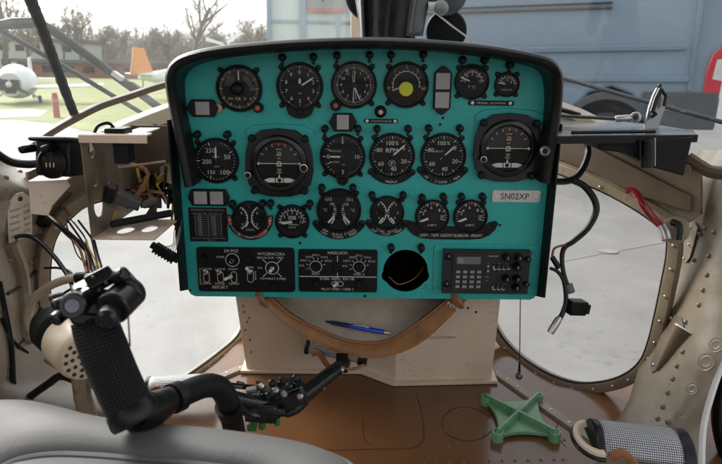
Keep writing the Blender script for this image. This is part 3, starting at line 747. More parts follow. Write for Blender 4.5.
M = PF(338, 270.5); s_ = S(338, 270)
def P2(x, y): return ((x - 338) * s_, (270.5 - y) * s_)
mb = MB(); mb.prism(rrect(-39.3 * s_, -22.3 * s_, 39.3 * s_, 22.3 * s_, 2.5 * s_), M, 0, .0035, black)
def T2(t, x, y, h, fit=None): u, v = P2(x, y); mb.text(t, M, u, v, h * s_, white, .0038, fit=None if fit is None else fit * s_)
T2('NASLUCH', 337.5, 251.3, 3.0, 19); T2('PILOT', 316, 273.6, 2.3, 8); T2('OPER. A', 359, 273.6, 2.3, 11); T2('STER. REFL. EX-18', 337, 278.6, 2.6, 34); T2('PILOT OPER 1 OPER 2', 337.5, 289.7, 2.5, 32)
for q in (0, 43):
    T2('WYL', 302 + q, 265, 2.0, 5.6); T2('UKF1', 304 + q, 259.5, 2.0, 7.0); T2('UKF2', 309.5 + q, 255.8, 2.0, 7.0); T2('RTL1', 316.5 + q, 253.9, 2.0, 6.5); T2('RTL2', 324.5 + q, 255.8, 2.0, 6.5); T2('RTL3', 328.5 + q, 259.8, 2.0, 6.5)
    ring(mb, M, *P2(316 + q, 266), 6.2 * s_, .6 * s_, white)
    for a in (-105, -75, -45, -15, 15, 45, 75):
        d = Vector((math.sin(R_(a)), math.cos(R_(a)))); n = Vector((d.y, -d.x)) * .25 * s_; c = Vector(P2(316 + q, 266))
        mb.poly([M @ Vector((*z, .0039)) for z in (c + d * 7.2 * s_ + n, c + d * 9.8 * s_ + n, c + d * 9.8 * s_ - n, c + d * 7.2 * s_ - n)], white)
def line(x0, y0, x1, y1): (a, b), (c, d) = P2(x0, y0), P2(x1, y1); mb.poly([M @ Vector((*z, .0038)) for z in ((a, b), (c, b), (c, d), (a, d))], white)
line(299.5, 276.0, 376.5, 276.8); line(337.2, 254.5, 337.8, 261); line(337.2, 272, 337.8, 276)
slot(mb, M, *P2(337.5, 284), 12 * s_, 5.4 * s_, white, .6 * s_)
sw = mb.build('switch_panel', panel, bevel=.0008, smooth=30); sw['label'] = 'black audio selector panel reading NASLUCH'
blank_knob(M, *P2(316, 266), sw, .0082, .007, 'selector_knob', .9); blank_knob(M, *P2(359, 266), sw, .0082, .007, 'selector_knob', .5)
blank_knob(M, *P2(337.5, 266), sw, .0082, .005); blank_knob(M, *P2(316.5, 283.5), sw); blank_knob(M, *P2(359.5, 283.5), sw)
toggle(M, *P2(336.3, 284.3), sw, (-.4, 0), sealw, .010)

# ---- radio
mb = MB(); M = PF(485.5, 269.5); s_ = S(485, 269)
def P3(x, y): return ((x - 485.5) * s_, (269.5 - y) * s_)
mb.prism(rrect(-52.5 * s_, -26 * s_, 52 * s_, 26.5 * s_, 2.5 * s_), M, 0, .0022, teal); 
for x, y in ((437.5, 251.5), (437.5, 290), (531.5, 251), (531.5, 285)): mb.lathe([(.0035, .0022), (.003, .0042), (.0003, .0045)], M @ Matrix.Translation((*P3(x, y), 0)), teal, 12)
mb.build('radio_mounting_plate', panel, bevel=.0008)
mb = MB(); mb.prism([P3(442, 247.5), P3(442, 292), P3(527, 292), P3(527, 247.5)], M, .0022, .016, radiom)
mb.prism([P3(451, 249), P3(451, 290), P3(483, 290), P3(483, 249)], M, .016, .0185, radiom)
u, v = P3(491, 252.6); mb.text('VHF COM 1', M, u, v, 1.5 * s_, white, .0163, fit=10 * s_)
for x, y, t in ((486, 260, 'TX'), (485.5, 274, 'MEM'), (485.5, 278, 'CH'), (493, 260, 'S'), (497, 260, 'VOL'), (504, 260, 'SQ'), (493, 281.5, 'S'), (498, 281.5, 'ICS'), (504, 281.5, 'MIC')): u, v = P3(x, y); mb.text(t, M, u, v, 1.3 * s_, keym, .0163)
rad = mb.build('radio', panel, bevel=.0009, smooth=30); rad['label'] = 'black aviation radio with keypad on the lower right'
mb = MB(); mb.prism([P3(454.5, 253), P3(454.5, 260.5), P3(478, 260.5), P3(478, 253)], M, .0185, .0192, screen)
mb.prism([P3(455.5, 254), P3(455.5, 259.7), P3(461, 259.7), P3(461, 254)], M, .0192, .0194, mat('lcd_lit', (.19, .20, .185), .3, coat=.4)); mb.build('display', rad)
kb = MB(); c0 = P3(456.5, 268.5); kb.prism([(c0[0] - 1.9 * s_, c0[1] - 1.3 * s_), (c0[0] + 1.9 * s_, c0[1] - 1.3 * s_), (c0[0] + 1.9 * s_, c0[1] + 1.3 * s_), (c0[0] - 1.9 * s_, c0[1] + 1.3 * s_)], M, .0185, .0203, keym)
kb.text('1', M, c0[0], c0[1], 1.6 * s_, black, .0206)
kdone = False
keys = ['1', '2', '3', 'A', '4', '5', '6', 'B', '7', '8', '9', 'C', '*', '0', '#', 'D']
kb.build('key', rad)
for i in range(1, 16):
    x, y = 456.5 + 6.9 * (i % 4), 268.5 + 5.15 * (i // 4); c0 = P3(x, y); kb = MB()
    kb.prism([(c0[0] - 1.9 * s_, c0[1] - 1.3 * s_), (c0[0] + 1.9 * s_, c0[1] - 1.3 * s_), (c0[0] + 1.9 * s_, c0[1] + 1.3 * s_), (c0[0] - 1.9 * s_, c0[1] + 1.3 * s_)], M, .0185, .0203, keym)
    kb.text(keys[i], M, c0[0], c0[1], 1.6 * s_, black, .0206); kb.build('key', rad)
def rknob(x, y, r, h, name='knob', m=black):
    mb = MB(); c = M @ Matrix.Translation((*P3(x, y), .016)); mb.lathe([(r * 1.1, 0), (r * 1.05, .002), (r, h * .85), (r * .8, h), (.0003, h)], c, m, 18)
    mb.poly([c @ Vector(q) for q in ((-r * .12, 0, h + .0003), (r * .12, 0, h + .0003), (r * .12, r * .75, h + .0003), (-r * .12, r * .75, h + .0003))], keym); mb.build(name, rad)
for x, y in ((503, 253), (514.5, 253), (513.5, 262.5), (504, 275), (514.5, 275), (514.5, 284)): rknob(x, y, .0068, .016)
rknob(524, 255, .0048, .008); rknob(524.5, 281, .0048, .008)
for x, y in ((492.5, 264.5), (497, 264.5), (501.5, 264.5), (506, 264), (493, 285.5), (497.5, 285.5), (502, 285.5)): toggle(M @ Matrix.Translation((0, 0, .0125)), *P3(x, y), rad, (.2, .5), black, .010)
for x, y in ((446.5, 253.5), (446, 282)): rknob(x, y, .0058, .005, 'fastener')
mb = MB()
for x, y in ((486, 263), (486, 268)): mb.lathe([(.0026, .016), (.0022, .018), (.0002, .0182)], M @ Matrix.Translation((*P3(x, y), 0)), keym, 10)
mb.build('indicator_led', rad)

# ================================================================== AIRFRAME
ZF = oY(440, 384.5, 1.15).z                             # cockpit floor height
af = empty('helicopter_airframe', (0, 1.1, ZF), 'worn cream helicopter nose frame with brown floor, chin windows and windscreen', 'helicopter')
pR0, nR = Vector((.2, 1.51, 1)), Vector((.5, .4, 0)).normalized()
pL0, nL = Vector((-.2, 1.51, 1)), Vector((-.5, .4, 0)).normalized()
def SRp(px, py, off=0.): return oP(px, py, pR0 + nR * off, nR)
def SLp(px, py, off=0.): return oP(px, py, pL0 + nL * off, nL)

# ---- floor
mb = MB()
fb = [(-60, 640), (-60, 430), (0, 408), (60, 406), (110, 410), (140, 408), (168, 396.5), (195, 379), (218, 361.5), (236, 344), (246, 319), (250, 305), (484, 305), (489, 319), (498, 342), (513, 357), (533, 372.5), (556, 385), (580, 391), (606, 389.5), (630, 382), (650, 371), (680, 376), (800, 440), (800, 640)]
fl = [oZ(x, y, ZF) for x, y in fb]
mb.prismv([Vector((p.x, p.y, ZF)) for p in fl], Vector((0, 0, -.02)), floorm)
def fring(pts, wd=.0015, m=groove, z=.0006, closed=False):
    P = [oZ(x, y, ZF) for x, y in pts]; P = catmull([Vector((p.x, p.y, ZF + z)) for p in P], 6)
    for a, b in zip(P, P[1:]):
        n = (b - a).cross(Vector((0, 0, 1))).normalized() * min(wd, .0014) / 2
        mb.poly([a + n, b + n, b - n, a - n], m)
fring([(370, 449), (400, 449), (418, 446), (424, 434), (421, 410), (417, 397)], .002)
fring([(490, 418), (478, 410), (460, 407), (446, 414), (442, 424), (450, 436), (468, 441), (484, 437), (492, 430)], .0018)
fring([(372, 445), (364, 438), (363, 420)], .002)
fring([(560, 420), (556, 430), (560, 440), (566, 447)], .0016)
fring([(300, 448), (340, 450), (372, 449)], .002)
for x, y in ([(410, 400), (438, 395), (452, 413), (454, 404), (448, 446), (458, 443), (398, 443), (463, 410), (444, 431), (453, 431), (484, 434), (562, 424), (564, 440), (563, 460), (418, 394), (500, 452), (480, 395), (430, 389)]
             + [(424 + 13 * i, 463 - .3 * i) for i in range(11)]):
    p = oZ(x, y, ZF); mb.ball(Vector((p.x, p.y, ZF)), .0035, floorm, 8, 6, (1, 1, .55))
mb.build('floor', af, smooth=30)
# ---- floor rails beside the chin windows
for pts, m in (([(497, 372), (520, 388), (560, 416), (604, 446), (640, 478)], creamd), ([(262, 362), (238, 368), (205, 382), (170, 400), (120, 425)], creamd)):
    P = [oZ(x, y, ZF + .006) for x, y in pts]; mb = MB()
    rows = []
    for i, p in enumerate(P):
        t = (P[min(i + 1, len(P) - 1)] - P[max(i - 1, 0)]).normalized(); n = t.cross(Vector((0, 0, 1))).normalized()
        rows.append([p - n * .012 - Vector((0, 0, .006)), p - n * .010, p + n * .010, p + n * .012 - Vector((0, 0, .006))])
    mb.loft(rows, m)
    L = sum((b - a).length for a, b in zip(P, P[1:]))
    for i in range(9):
        q = i / 9 * (len(P) - 1); k = int(q); c = P[k].lerp(P[k + 1], q - k); mb.ball(c, .0035, steel, 8, 6, (1, 1, .5))
    mb.build('floor_rail', af)

# ---- chin window rings, panes
chinR = [(545, 168), (600, 190), (640, 212), (664, 232), (668, 250), (662, 285), (655, 318), (648, 345), (640, 362), (626, 374), (606, 381), (580, 383), (556, 377), (532, 364), (512, 348), (499, 332), (490, 310), (486, 280), (486, 200), (505, 165)]
chinL = [(205, 175), (150, 190), (95, 202), (72, 216), (56, 236), (50, 260), (49, 290), (53, 318), (62, 350), (80, 378), (108, 393), (140, 396), (168, 387), (195, 370), (218, 353), (236, 337), (246, 315), (250, 280), (250, 200), (235, 172)]
for side, (pts, fn, n) in enumerate(((chinR, SRp, nR), (chinL, SLp, nL))):
    def onfloor(p, x, y): return p if p.z > ZF + .008 else oZ(x, y, ZF + .008)
    P = catmull([onfloor(fn(x, y), x, y) for x, y in pts] + [fn(*pts[0])], 4)[:-1]
    N = len(P); cen = sum(P, Vector()) / N
    mb = MB(); rows = []
    for i in range(N + 1):
        p = P[i % N]; t = (P[(i + 1) % N] - P[i % N - 1]).normalized(); o_ = n.cross(t).normalized()
        if o_.dot(p - cen) < 0: o_ = -o_
        rows.append([p + n * .012, p - n * .004, p + o_ * .004 - n * .006, p + o_ * .020 - n * .006, p + o_ * .022 - n * .002, p + o_ * .022 + n * .012])
    mb.loft(rows, creamd)
    for i in range(0, N, 3):
        p = P[i]; t = (P[(i + 1) % N] - P[i - 1]).normalized(); o_ = n.cross(t).normalized()
        if o_.dot(p - cen) < 0: o_ = -o_
        mb.ball(p + o_ * .012 - n * .006, .0032, steel, 8, 6)
    mb.build('window_frame', af, smooth=40)
    mb = MB(); mb.tube([p - n * .001 for p in P] + [P[0] - n * .001], .0035, rubber, 8); mb.build('window_seal', af)
    mb = MB(); mb.prismv([p + n * .003 for p in P], n * .003, glass_ch); mb.build('chin_window_pane', af)

# ---- upper beams between windscreen and chin windows
mb = MB()
beamR = [(505, 85), (545, 98), (572, 108), (610, 127), (645, 145), (676, 158), (700, 164), (700, 215), (672, 233), (664, 229), (640, 210), (600, 188), (545, 166), (505, 160)]
mb.prismv([SRp(x, y, .02) for x, y in beamR], nR * .012, creamd)
up_ = [(545, 100), (572, 110), (610, 129), (645, 147), (690, 166)]; lo_ = [(545, 110), (572, 119), (610, 138), (645, 156), (690, 174)]
mb.prismv([SRp(x, y, -.018) for x, y in up_ + lo_[::-1]], nR * .04, creamd)
up_ = [(545, 158), (600, 180), (640, 202), (676, 224)]; lo_ = [(545, 167), (600, 190), (640, 212), (672, 234)]
mb.prismv([SRp(x, y, -.018) for x, y in up_ + lo_[::-1]], nR * .04, creamd)
mb.prismv([SRp(x, y, .004) for x, y in ((545, 124), (600, 150), (690, 196), (690, 212), (640, 196), (590, 172), (545, 154))], nR * .01, brownp)
for x, y in ((600, 136), (622, 147), (655, 163), (600, 187), (655, 218)): mb.ball(SRp(x, y, -.019), .003, steel, 8, 6)
mb.build('frame_beam', af, bevel=.002)
mb = MB()
beamL = [(240, 88), (205, 98), (172, 107), (130, 123), (95, 140), (60, 158), (28, 172), (28, 210), (50, 236), (72, 216), (95, 200), (150, 187), (205, 172), (240, 166)]
mb.prismv([SLp(x, y, .02) for x, y in beamL], nL * .012, creamd)
up_ = [(205, 97), (172, 106), (130, 122), (95, 139), (60, 157)]; lo_ = [(205, 118), (172, 122), (130, 133), (95, 150), (60, 169)]
mb.prismv([SLp(x, y, -.018) for x, y in up_ + lo_[::-1]], nL * .04, cream)
mb.lathe([(.006, 0), (.006, .004), (.0003, .004)], frame(SLp(155, 127, -.019), -nL), groove, 12)
up_ = [(215, 158), (150, 176), (95, 190), (66, 208)]; lo_ = [(215, 170), (150, 188), (95, 202), (72, 217)]
mb.prismv([SLp(x, y, -.018) for x, y in up_ + lo_[::-1]], nL * .04, creamd)
mb.build('frame_beam', af, bevel=.002)

mb = MB()                                               # unseen cabin roof over the seats, ribbed inside, added to cut overhead light
mb.box(Vector((0, -.05, 2.02)), (1.40, 1.5, .03), creamd)
for y in (-.6, -.2, .2, .6): mb.box(Vector((0, y, 1.99)), (1.38, .05, .03), creamd)
mb.build('unseen_roof', af, bevel=.004)
mb = MB()                                               # unseen left door (lower skin, window rail, posts), added to shade the left side
mb.box(Vector((-.70, .02, .98)), (.03, 1.55, .62), creamd); mb.box(Vector((-.70, .02, 1.93)), (.03, 1.55, .16), creamd)
for y in (-.72, .02, .74): mb.box(Vector((-.70, y, 1.60)), (.028, .07, .70), creamd)
mb.build('unseen_door', af, bevel=.006)
# ---- pillars
def pillar(rows, bulge, m, name='door_pillar', rivets=(), rings=()):
    mb = MB(); NC = 10
    def pt(y, x):
        for a, b in zip(rows, rows[1:]):
            if a[0] <= y <= b[0]:
                t = (y - a[0]) / (b[0] - a[0]); r = [a[i] + (b[i] - a[i]) * t for i in range(5)]; break
        s = (x - r[1]) / (r[2] - r[1]); return oD(x, y, r[3] + (r[4] - r[3]) * s - bulge * math.sin(PI * min(1, max(0, s))))
    grid = []
    ys = []
    for a, b in zip(rows, rows[1:]):
        k = max(1, int((b[0] - a[0]) / 8))
        ys += [a[0] + (b[0] - a[0]) * i / k for i in range(k)]
    ys.append(rows[-1][0])
    for y in ys:
        for a, b in zip(rows, rows[1:]):
            if a[0] <= y <= b[0]:
                t = (y - a[0]) / (b[0] - a[0]); r = [a[i] + (b[i] - a[i]) * t for i in range(5)]; break
        row = [oD(r[1] + 1, y, r[3] + .05)] + [pt(y, r[1] + (r[2] - r[1]) * i / NC) for i in range(NC + 1)] + [oD(r[2] - 1, y, r[4] + .05)]
        grid.append(row)
    mb.loft(grid, m)
    for x, y in rivets: mb.ball(pt(y, x), .0046, m, 10, 6, (1, 1, 1))
    for x, y, r in rings:
        c = pt(y, x); d = (pt(y + 4, x) - pt(y - 4, x)).cross(pt(y, x + 4) - pt(y, x - 4)).normalized(); d = d if d.dot(CAM - c) > 0 else -d; Mf = frame(c, d)
        mb.lathe([(r, -.0015), (r * .93, .0004), (r * .86, .0001), (r * .66, .0001), (r * .58, .0005), (r * .50, .0001), (r * .2, .0002)], Mf, m, 22)
    o = mb.build(name, af, smooth=60)
    return o, pt
rowsR = [(150, 700, 760, 1.16, .98), (166, 690, 760, 1.15, .98), (180, 676, 760, 1.17, .98), (200, 671, 760, 1.18, .98), (230, 667, 760, 1.19, .98), (260, 664, 758, 1.19, .97), (300, 656, 750, 1.19, .97), (330, 650, 737, 1.19, .97),
         (360, 641, 722, 1.185, .97), (380, 635, 713, 1.17, .97), (400, 629, 706, 1.145, .965), (416, 620, 702, 1.12, .96), (432, 608, 699, 1.085, .955), (464, 596, 697, 1.03, .945), (490, 590, 697, 1.0, .93)]
po, ptR = pillar(rowsR, .035, pillarm, rivets=[(705, 228), (692, 247), (709, 256), (694, 260), (707, 275), (703, 290), (699, 305), (700, 234), (677, 366), (673, 379), (668, 393), (663, 407), (658, 419), (668, 422), (680, 429), (683, 352), (714, 232), (686, 322)],
                 rings=[(706, 362, .016), (692, 389, .011), (681, 415, .010), (716, 345, .013)])
# cover fillet on the pillar and a riveted doubler plate
mb = MB()
dv_ = (CAM - ptR(340, 670)).normalized()
fp_ = [ptR(312, 668), ptR(317, 681), ptR(326, 684), ptR(345, 673), ptR(368, 660), ptR(373, 652), ptR(366, 650), ptR(340, 658)]
mb.prismv([p + dv_ * .001 for p in fp_], dv_ * .003, brownp)
ax0, ax1 = ptR(331, 687), ptR(371, 658); t_ = (ax1 - ax0).normalized(); sx_ = t_.cross(dv_).normalized(); rows = []
for i in range(9):
    q = i / 8; c_ = ax0.lerp(ax1, q); r_ = .021 * (1 - q) + .006 * q
    rows.append([c_ + sx_ * r_ * math.cos(PI * k / 12) + dv_ * (r_ * .75 * math.sin(PI * k / 12) - .002) for k in range(13)])
R0 = mb.loft(rows, brownp); mb.f(R0[-1], brownp)
mb.tube([p + dv_ * .0005 for p in rows[0]], .0016, sealw, 6)
mb.ball(ptR(318, 671) + dv_ * .004, .004, steel, 8, 6); mb.ball(ptR(365, 654) + dv_ * .004, .004, steel, 8, 6)
mb.build('cover_plate', af, bevel=.002)
mb = MB()
d = dv_ * .010
cv = [(678, 226), (694, 222), (698, 228), (690, 258), (686, 263), (677, 258), (674, 240)]
mb.prismv([ptR(y, max(x, 669)) + d * .3 for x, y in cv], d * .35, creamd)
for x, y in ((691, 228), (689, 245), (684, 259)): mb.ball(ptR(y, x) + d * .6, .003, steel, 8, 6)
mb.build('doubler_plate', af, bevel=.001)
# door seals at the right edge
mb = MB(); mb.tube([oD(x, y, .985) for x, y in ((742, 318), (732, 338), (722, 358), (714, 379), (708, 398), (703, 416), (700, 440), (699, 490))], .0085, sealw, 10, 4); mb.build('door_seal', af)
mb = MB(); mb.tube([oD(x, y, 1.06) for x, y in ((760, 335), (740, 352), (727, 380), (722, 402), (722, 425), (728, 452), (740, 480))], .017, rubber, 12, 4); mb.build('door_gasket', af)

rowsL = [(150, -40, 0, .84, 1.08), (160, -40, 7, .84, 1.1), (170, -40, 18, .84, 1.12), (180, -40, 45, .84, 1.14), (192, -40, 92, .84, 1.2), (204, -40, 88, .84, 1.2), (216, -40, 72, .84, 1.18), (236, -40, 55, .84, 1.16), (260, -40, 48, .84, 1.15), (290, -40, 48, .84, 1.15), (320, -40, 53, .84, 1.15), (350, -40, 62, .84, 1.13), (380, -40, 80, .84, 1.12), (396, -40, 130, .84, 1.12), (410, -40, 150, .84, 1.08), (450, -40, 150, .84, 1.02)]
_, ptL = pillar(rowsL, .03, pillarm, rivets=[(20, 172), (6, 178), (30, 262), (38, 300), (10, 260), (40, 232), (44, 205), (62, 205), (75, 203)])
mb = MB()
dl = Vector((.25, -1, .1)).normalized() * .012
mb.tube([ptL(y, x) + dl for x, y in ((12, 240), (22, 268), (26, 300), (30, 340))], .013, creamd, 10, 4); mb.tube([ptL(y, x) + dl * 1.4 for x, y in ((38, 255), (40, 275), (43, 300))], .006, brownp, 8, 4)
mb.tube([ptL(y, x) + dl * 1.2 for x, y in ((2, 280), (8, 310), (14, 345), (16, 380))], .005, rubber, 8, 4)
mb.build('wall_stiffener', af)

# placard on the left pillar, handwritten lines
mb = MB()
pc = ptL(215, 12); wv = (Vector((.30, -1, .05))).normalized(); ps = .00165
wv = (ptL(235, 14) - ptL(195, 14)).cross(ptL(215, 28) - ptL(215, 2)).normalized(); wv = wv if wv.dot(CAM - pc) > 0 else -wv
Mp = frame(ptL(215, 16) + wv * .007, (wv + (CAM - pc).normalized() * .4))
shape = [(-15, -24), (13, -24), (14, 8), (11, 18), (4, 24), (-4, 24), (-11, 19), (-15, 8)]
mb.prism([(x * ps, y * ps) for x, y in shape], Mp, 0, .0012, paper)
mb.lathe([(2.6 * ps, .0012), (2.2 * ps, .003), (.0002, .003)], Mp @ Matrix.Translation((0, 18 * ps, 0)), groove, 12)
for i, t in enumerate(('Vmax - 210', 'Vmin - 130', 'Hmax - 80.5', 'Nmax - 78.5', 'Qmax - 3700')):
    mb.text(t, Mp, -1 * ps, (9 - 6.6 * i) * ps, 3.0 * ps, inkm, .0016, rot=.10, fit=24 * ps)
o = mb.build('placard', af, smooth=30); o['label'] = 'white rounded placard with handwritten red limits'

# ---- windscreen: centre post, sill bars, taped post, panes
def wall_pt(side, s, z, off=0.):                        # along the nose side from the tip (s=0) to the pillar (s=1)
    n = nR if side > 0 else nL
    return Vector((side * .66 * s, 1.80 - .825 * s, z)) + n * off
for sd in (-1, 1):
    mb = MB(); mb.prismv([wall_pt(sd, .02, 1.22, .045), wall_pt(sd, .98, 1.12, .045), wall_pt(sd, .98, 2.0, .045), wall_pt(sd, .02, 2.0, .045)], (nR if sd > 0 else nL) * .004, glass_wr if sd > 0 else glass_wl)
    mb.build('windscreen_pane', af)
mb = MB(); mb.box(Vector((-.018, 1.79, 1.68)), (.034, .03, .9), cream); mb.build('centre_post', af, bevel=.004)
mb = MB()
tp = [SLp(x, y, .035) for x, y in ((26, -12), (33, 6), (42, 28), (52, 56), (63, 85), (71, 106), (75.5, 117))]
P = catmull(tp, 6)
mb.tube(P, [.0108 - .003 * i / len(P) + .0016 * noise.noise(Vector((i * .8, 3, 1))) for i in range(len(P))], mat('wrapped_tape', (.045, .046, .045), .55, var=.35, vs=60, bump=.4, bs=70), 10)
mb.build('windscreen_post', af)
mb = MB()
P = catmull([SLp(x, y, .03) for x, y in ((28, 148), (48, 134), (70, 121), (100, 106), (130, 96), (160, 86), (200, 76))], 5)
mb.tube(P, .0075, brownp, 8, sx=1.6); mb.build('windscreen_sill', af)
mb = MB()
P = catmull([SLp(x, y, .03) for x, y in ((100, 135), (128, 120), (160, 110), (190, 104))], 5)
mb.tube(P, .004, rubber, 8)
mb.build('windscreen_seal', af); mb = MB()
P = catmull([SLp(x, y, .0) for x, y in ((-10, 148), (2, 157), (15, 163), (36, 164), (60, 158))], 5)
mb.tube(P, .007, rubber, 8)
mb.build('windscreen_seal', af); mb = MB()
P = catmull([SRp(x, y, -.005) for x, y in ((688, 158), (700, 166), (712, 172), (740, 174))], 5)
mb.tube(P, .011, brownp, 8)
mb.build('windscreen_seal', af)

# ================================================================== PEDESTAL
ZT = 1.02
ped = MB()
fp = [oZ(247, 371.5, ZF), oZ(362, 371.5, ZF), oZ(395, 383.5, ZF), oZ(491, 381.5, ZF)]
fp = [Vector((p.x, p.y, 0)) for p in fp]
tl_ = oY(236, 300, fp[0].y + .0).x; tr_ = oY(500, 300, fp[3].y).x
bk = 1.38
def lerp3(a, b, t): return a + (b - a) * t
bot = [Vector((fp[0].x, bk, ZF))] + [Vector((p.x, p.y, ZF)) for p in fp] + [Vector((fp[3].x + .01, bk, ZF))]
k_ = (ZT - ZF) / (oY(236, 300, fp[0].y).z - ZF)
dxl = (tl_ - fp[0].x) * k_; dxr = (tr_ - fp[3].x) * k_
top = [Vector((p.x + d_, p.y - .0, ZT)) for p, d_ in zip(bot, (dxl, dxl, dxl * .1, dxr * .1, dxr, dxr))]
a = [ped.bm.verts.new(p) for p in bot]; b = [ped.bm.verts.new(p) for p in top]
ped.f(b, cream); ped.f(a[::-1], cream)
for i in range(6): ped.f([a[i], a[(i + 1) % 6], b[(i + 1) % 6], b[i]], cream)
fo = [Vector((p.x, p.y, ZF)) + q for p, q in zip(fp, (Vector((-.012, -.012, 0)), Vector((-.004, -.014, 0)), Vector((-.005, -.014, 0)), Vector((.012, -.012, 0))))]
ped.prismv([Vector((fp[0].x - .012, bk, ZF + .001))] + [q + Vector((0, 0, .001)) for q in fo] + [Vector((fp[3].x + .012, bk, ZF + .001))], Vector((0, 0, .007)), cream)
Mr = frame(oY(445, 337.5, fp[3].y - .0025), (0, -1, 0)); sr = .00205
q0 = oY(445, 337.5, fp[3].y - .001)
# front of the right block slopes between fp[2] and fp[3]: put the stamped text on that face
n_ = (fp[3] - fp[2]).normalized(); nf = Vector((n_.y, -n_.x, 0)).normalized(); nf = nf if nf.y < 0 else -nf
q0 = oP(443, 337.5, Vector((fp[2].x, fp[2].y, 0)) + nf * .001, nf)
ped.text('EC27-072MH1', frame(q0, nf), 0, 0, 2.8 * sr, redm, .0, fit=27 * sr)
for x, y in ((468, 308), (476, 312), (433, 320)): ped.ball(oP(x, y, Vector((fp[2].x, fp[2].y, 0)), nf), .003, groove, 8, 6)
for x, y in ((243, 312), (246, 322), (244, 330), (248, 318), (242, 306), (249, 340), (250, 352)): ped.ball(oY(x + 1, y, fp[0].y), .003, creamd, 8, 6)
pedo = ped.build('console_pedestal', None, bevel=.004); tag(pedo, 'cream sheet metal pedestal box on the floor under the turquoise panel', 'pedestal')

# ================================================================== MAP POUCH + PEN
pou = empty('map_pouch', oY(365, 356, 1.06), 'sagging tan leather pouch with grey lining slung under the panel', 'pouch')
outc = [(256, 297), (268, 308), (282, 321), (300, 334), (318, 344), (338, 352), (358, 356.5), (378, 357), (396, 353.5), (414, 346), (430, 335), (446, 320), (460, 306), (468, 297)]
innc = [(270, 297), (279, 306), (291, 315.5), (306, 324), (323, 331.5), (340, 338.5), (358, 342.5), (376, 343), (392, 339.5), (408, 330), (421, 321), (433, 312), (444, 303), (452, 296)]
oc = catmull([oY(x, y, 1.055) for x, y in outc], 4); ic = catmull([oY(x, y, 1.068) for x, y in innc], 4)
mb = MB(); rows = []
for a, b in zip(oc, ic):
    m_ = (a + b) / 2 + Vector((0, -.003, 0)); rows.append([a + Vector((0, .01, -.001)), a + Vector((0, -.001, 0)), a.lerp(m_, .5) + Vector((0, -.001, 0)), m_, b.lerp(m_, .4), b, b + Vector((0, .01, .0))])
mb.loft(rows, leather); mb.tube([p + Vector((0, -.001, .001)) for p in ic], .0018, strapm, 6);
mb.build('leather_band', pou, solid=.003, smooth=70)
mb = MB(); rows = []
NR = 10
for i, p in enumerate(ic):
    bx = ic[0].x + (ic[-1].x - ic[0].x) * i / (len(ic) - 1)
    back = Vector((lerp3(p.x, bx, .4), 1.15, oY(365, 291, 1.15).z)); row = []
    for k in range(NR + 1):
        t = k / NR; q = p.lerp(back, t); q.z -= .012 * math.sin(PI * t) * (1 - abs(2 * i / (len(ic) - 1) - 1) ** 2); q += Vector((0, 0, .0015 * noise.noise(q * 30))); row.append(q)
    rows.append(row)
mb.loft(rows, lining); mb.build('lining', pou, solid=.002, smooth=80)
for x, y in ((262, 300), (457, 301)):
    mb = MB(); c = oY(x, y, 1.05)
    mb.tube([c + Vector((-.012, .006, .012)), c + Vector((0, -.006, 0)), c + Vector((.01, -.004, -.012))], [.009, .011, .006], strapm, 8, 4, sx=.5)
    if x < 400: mb.build('hanging_tab', pou)
for i in range(5):
    c = oY(449 + i * 2.2, 302 + i * 1.6, 1.046); mb.tube([c, c + Vector((.002 * (i - 2), -.003, -.004 - .003 * (i % 2)))], [.0032, .0012], lining, 6)
mb.build('hanging_tab', pou)
pen = empty('ballpoint_pen', oY(358, 327, 1.085), 'blue ballpoint pen lying in the pouch lining', 'pen')
a, b = oY(326, 321.5, 1.092), oY(391, 333.5, 1.078)
dv = (b - a)
mb = MB(); mb.tube([a + dv * .36, a + dv * .40, a + dv * .86, a + dv * .9], [.0042, .0050, .0050, .0040], bluep, 14); mb.build('barrel', pen)
mb = MB(); mb.tube([a + dv * .90, a + dv * .95, a + dv * 1.0], [.0038, .0028, .0008], steel, 12); mb.build('tip', pen)
mb = MB(); mb.tube([a, a + dv * .06, a + dv * .1, a + dv * .36], [.0022, .0026, .0042, .0046], mat('dark_blue_rubber', (.008, .012, .06), .5), 14); mb.build('rubber_grip', pen)
mb = MB(); mb.tube([a + dv * .42 + Vector((0, -.003, .005)), a + dv * .58 + Vector((0, -.004, .0065)), a + dv * .66 + Vector((0, -.003, .005))], .0012, steel, 8); mb.build('clip', pen)

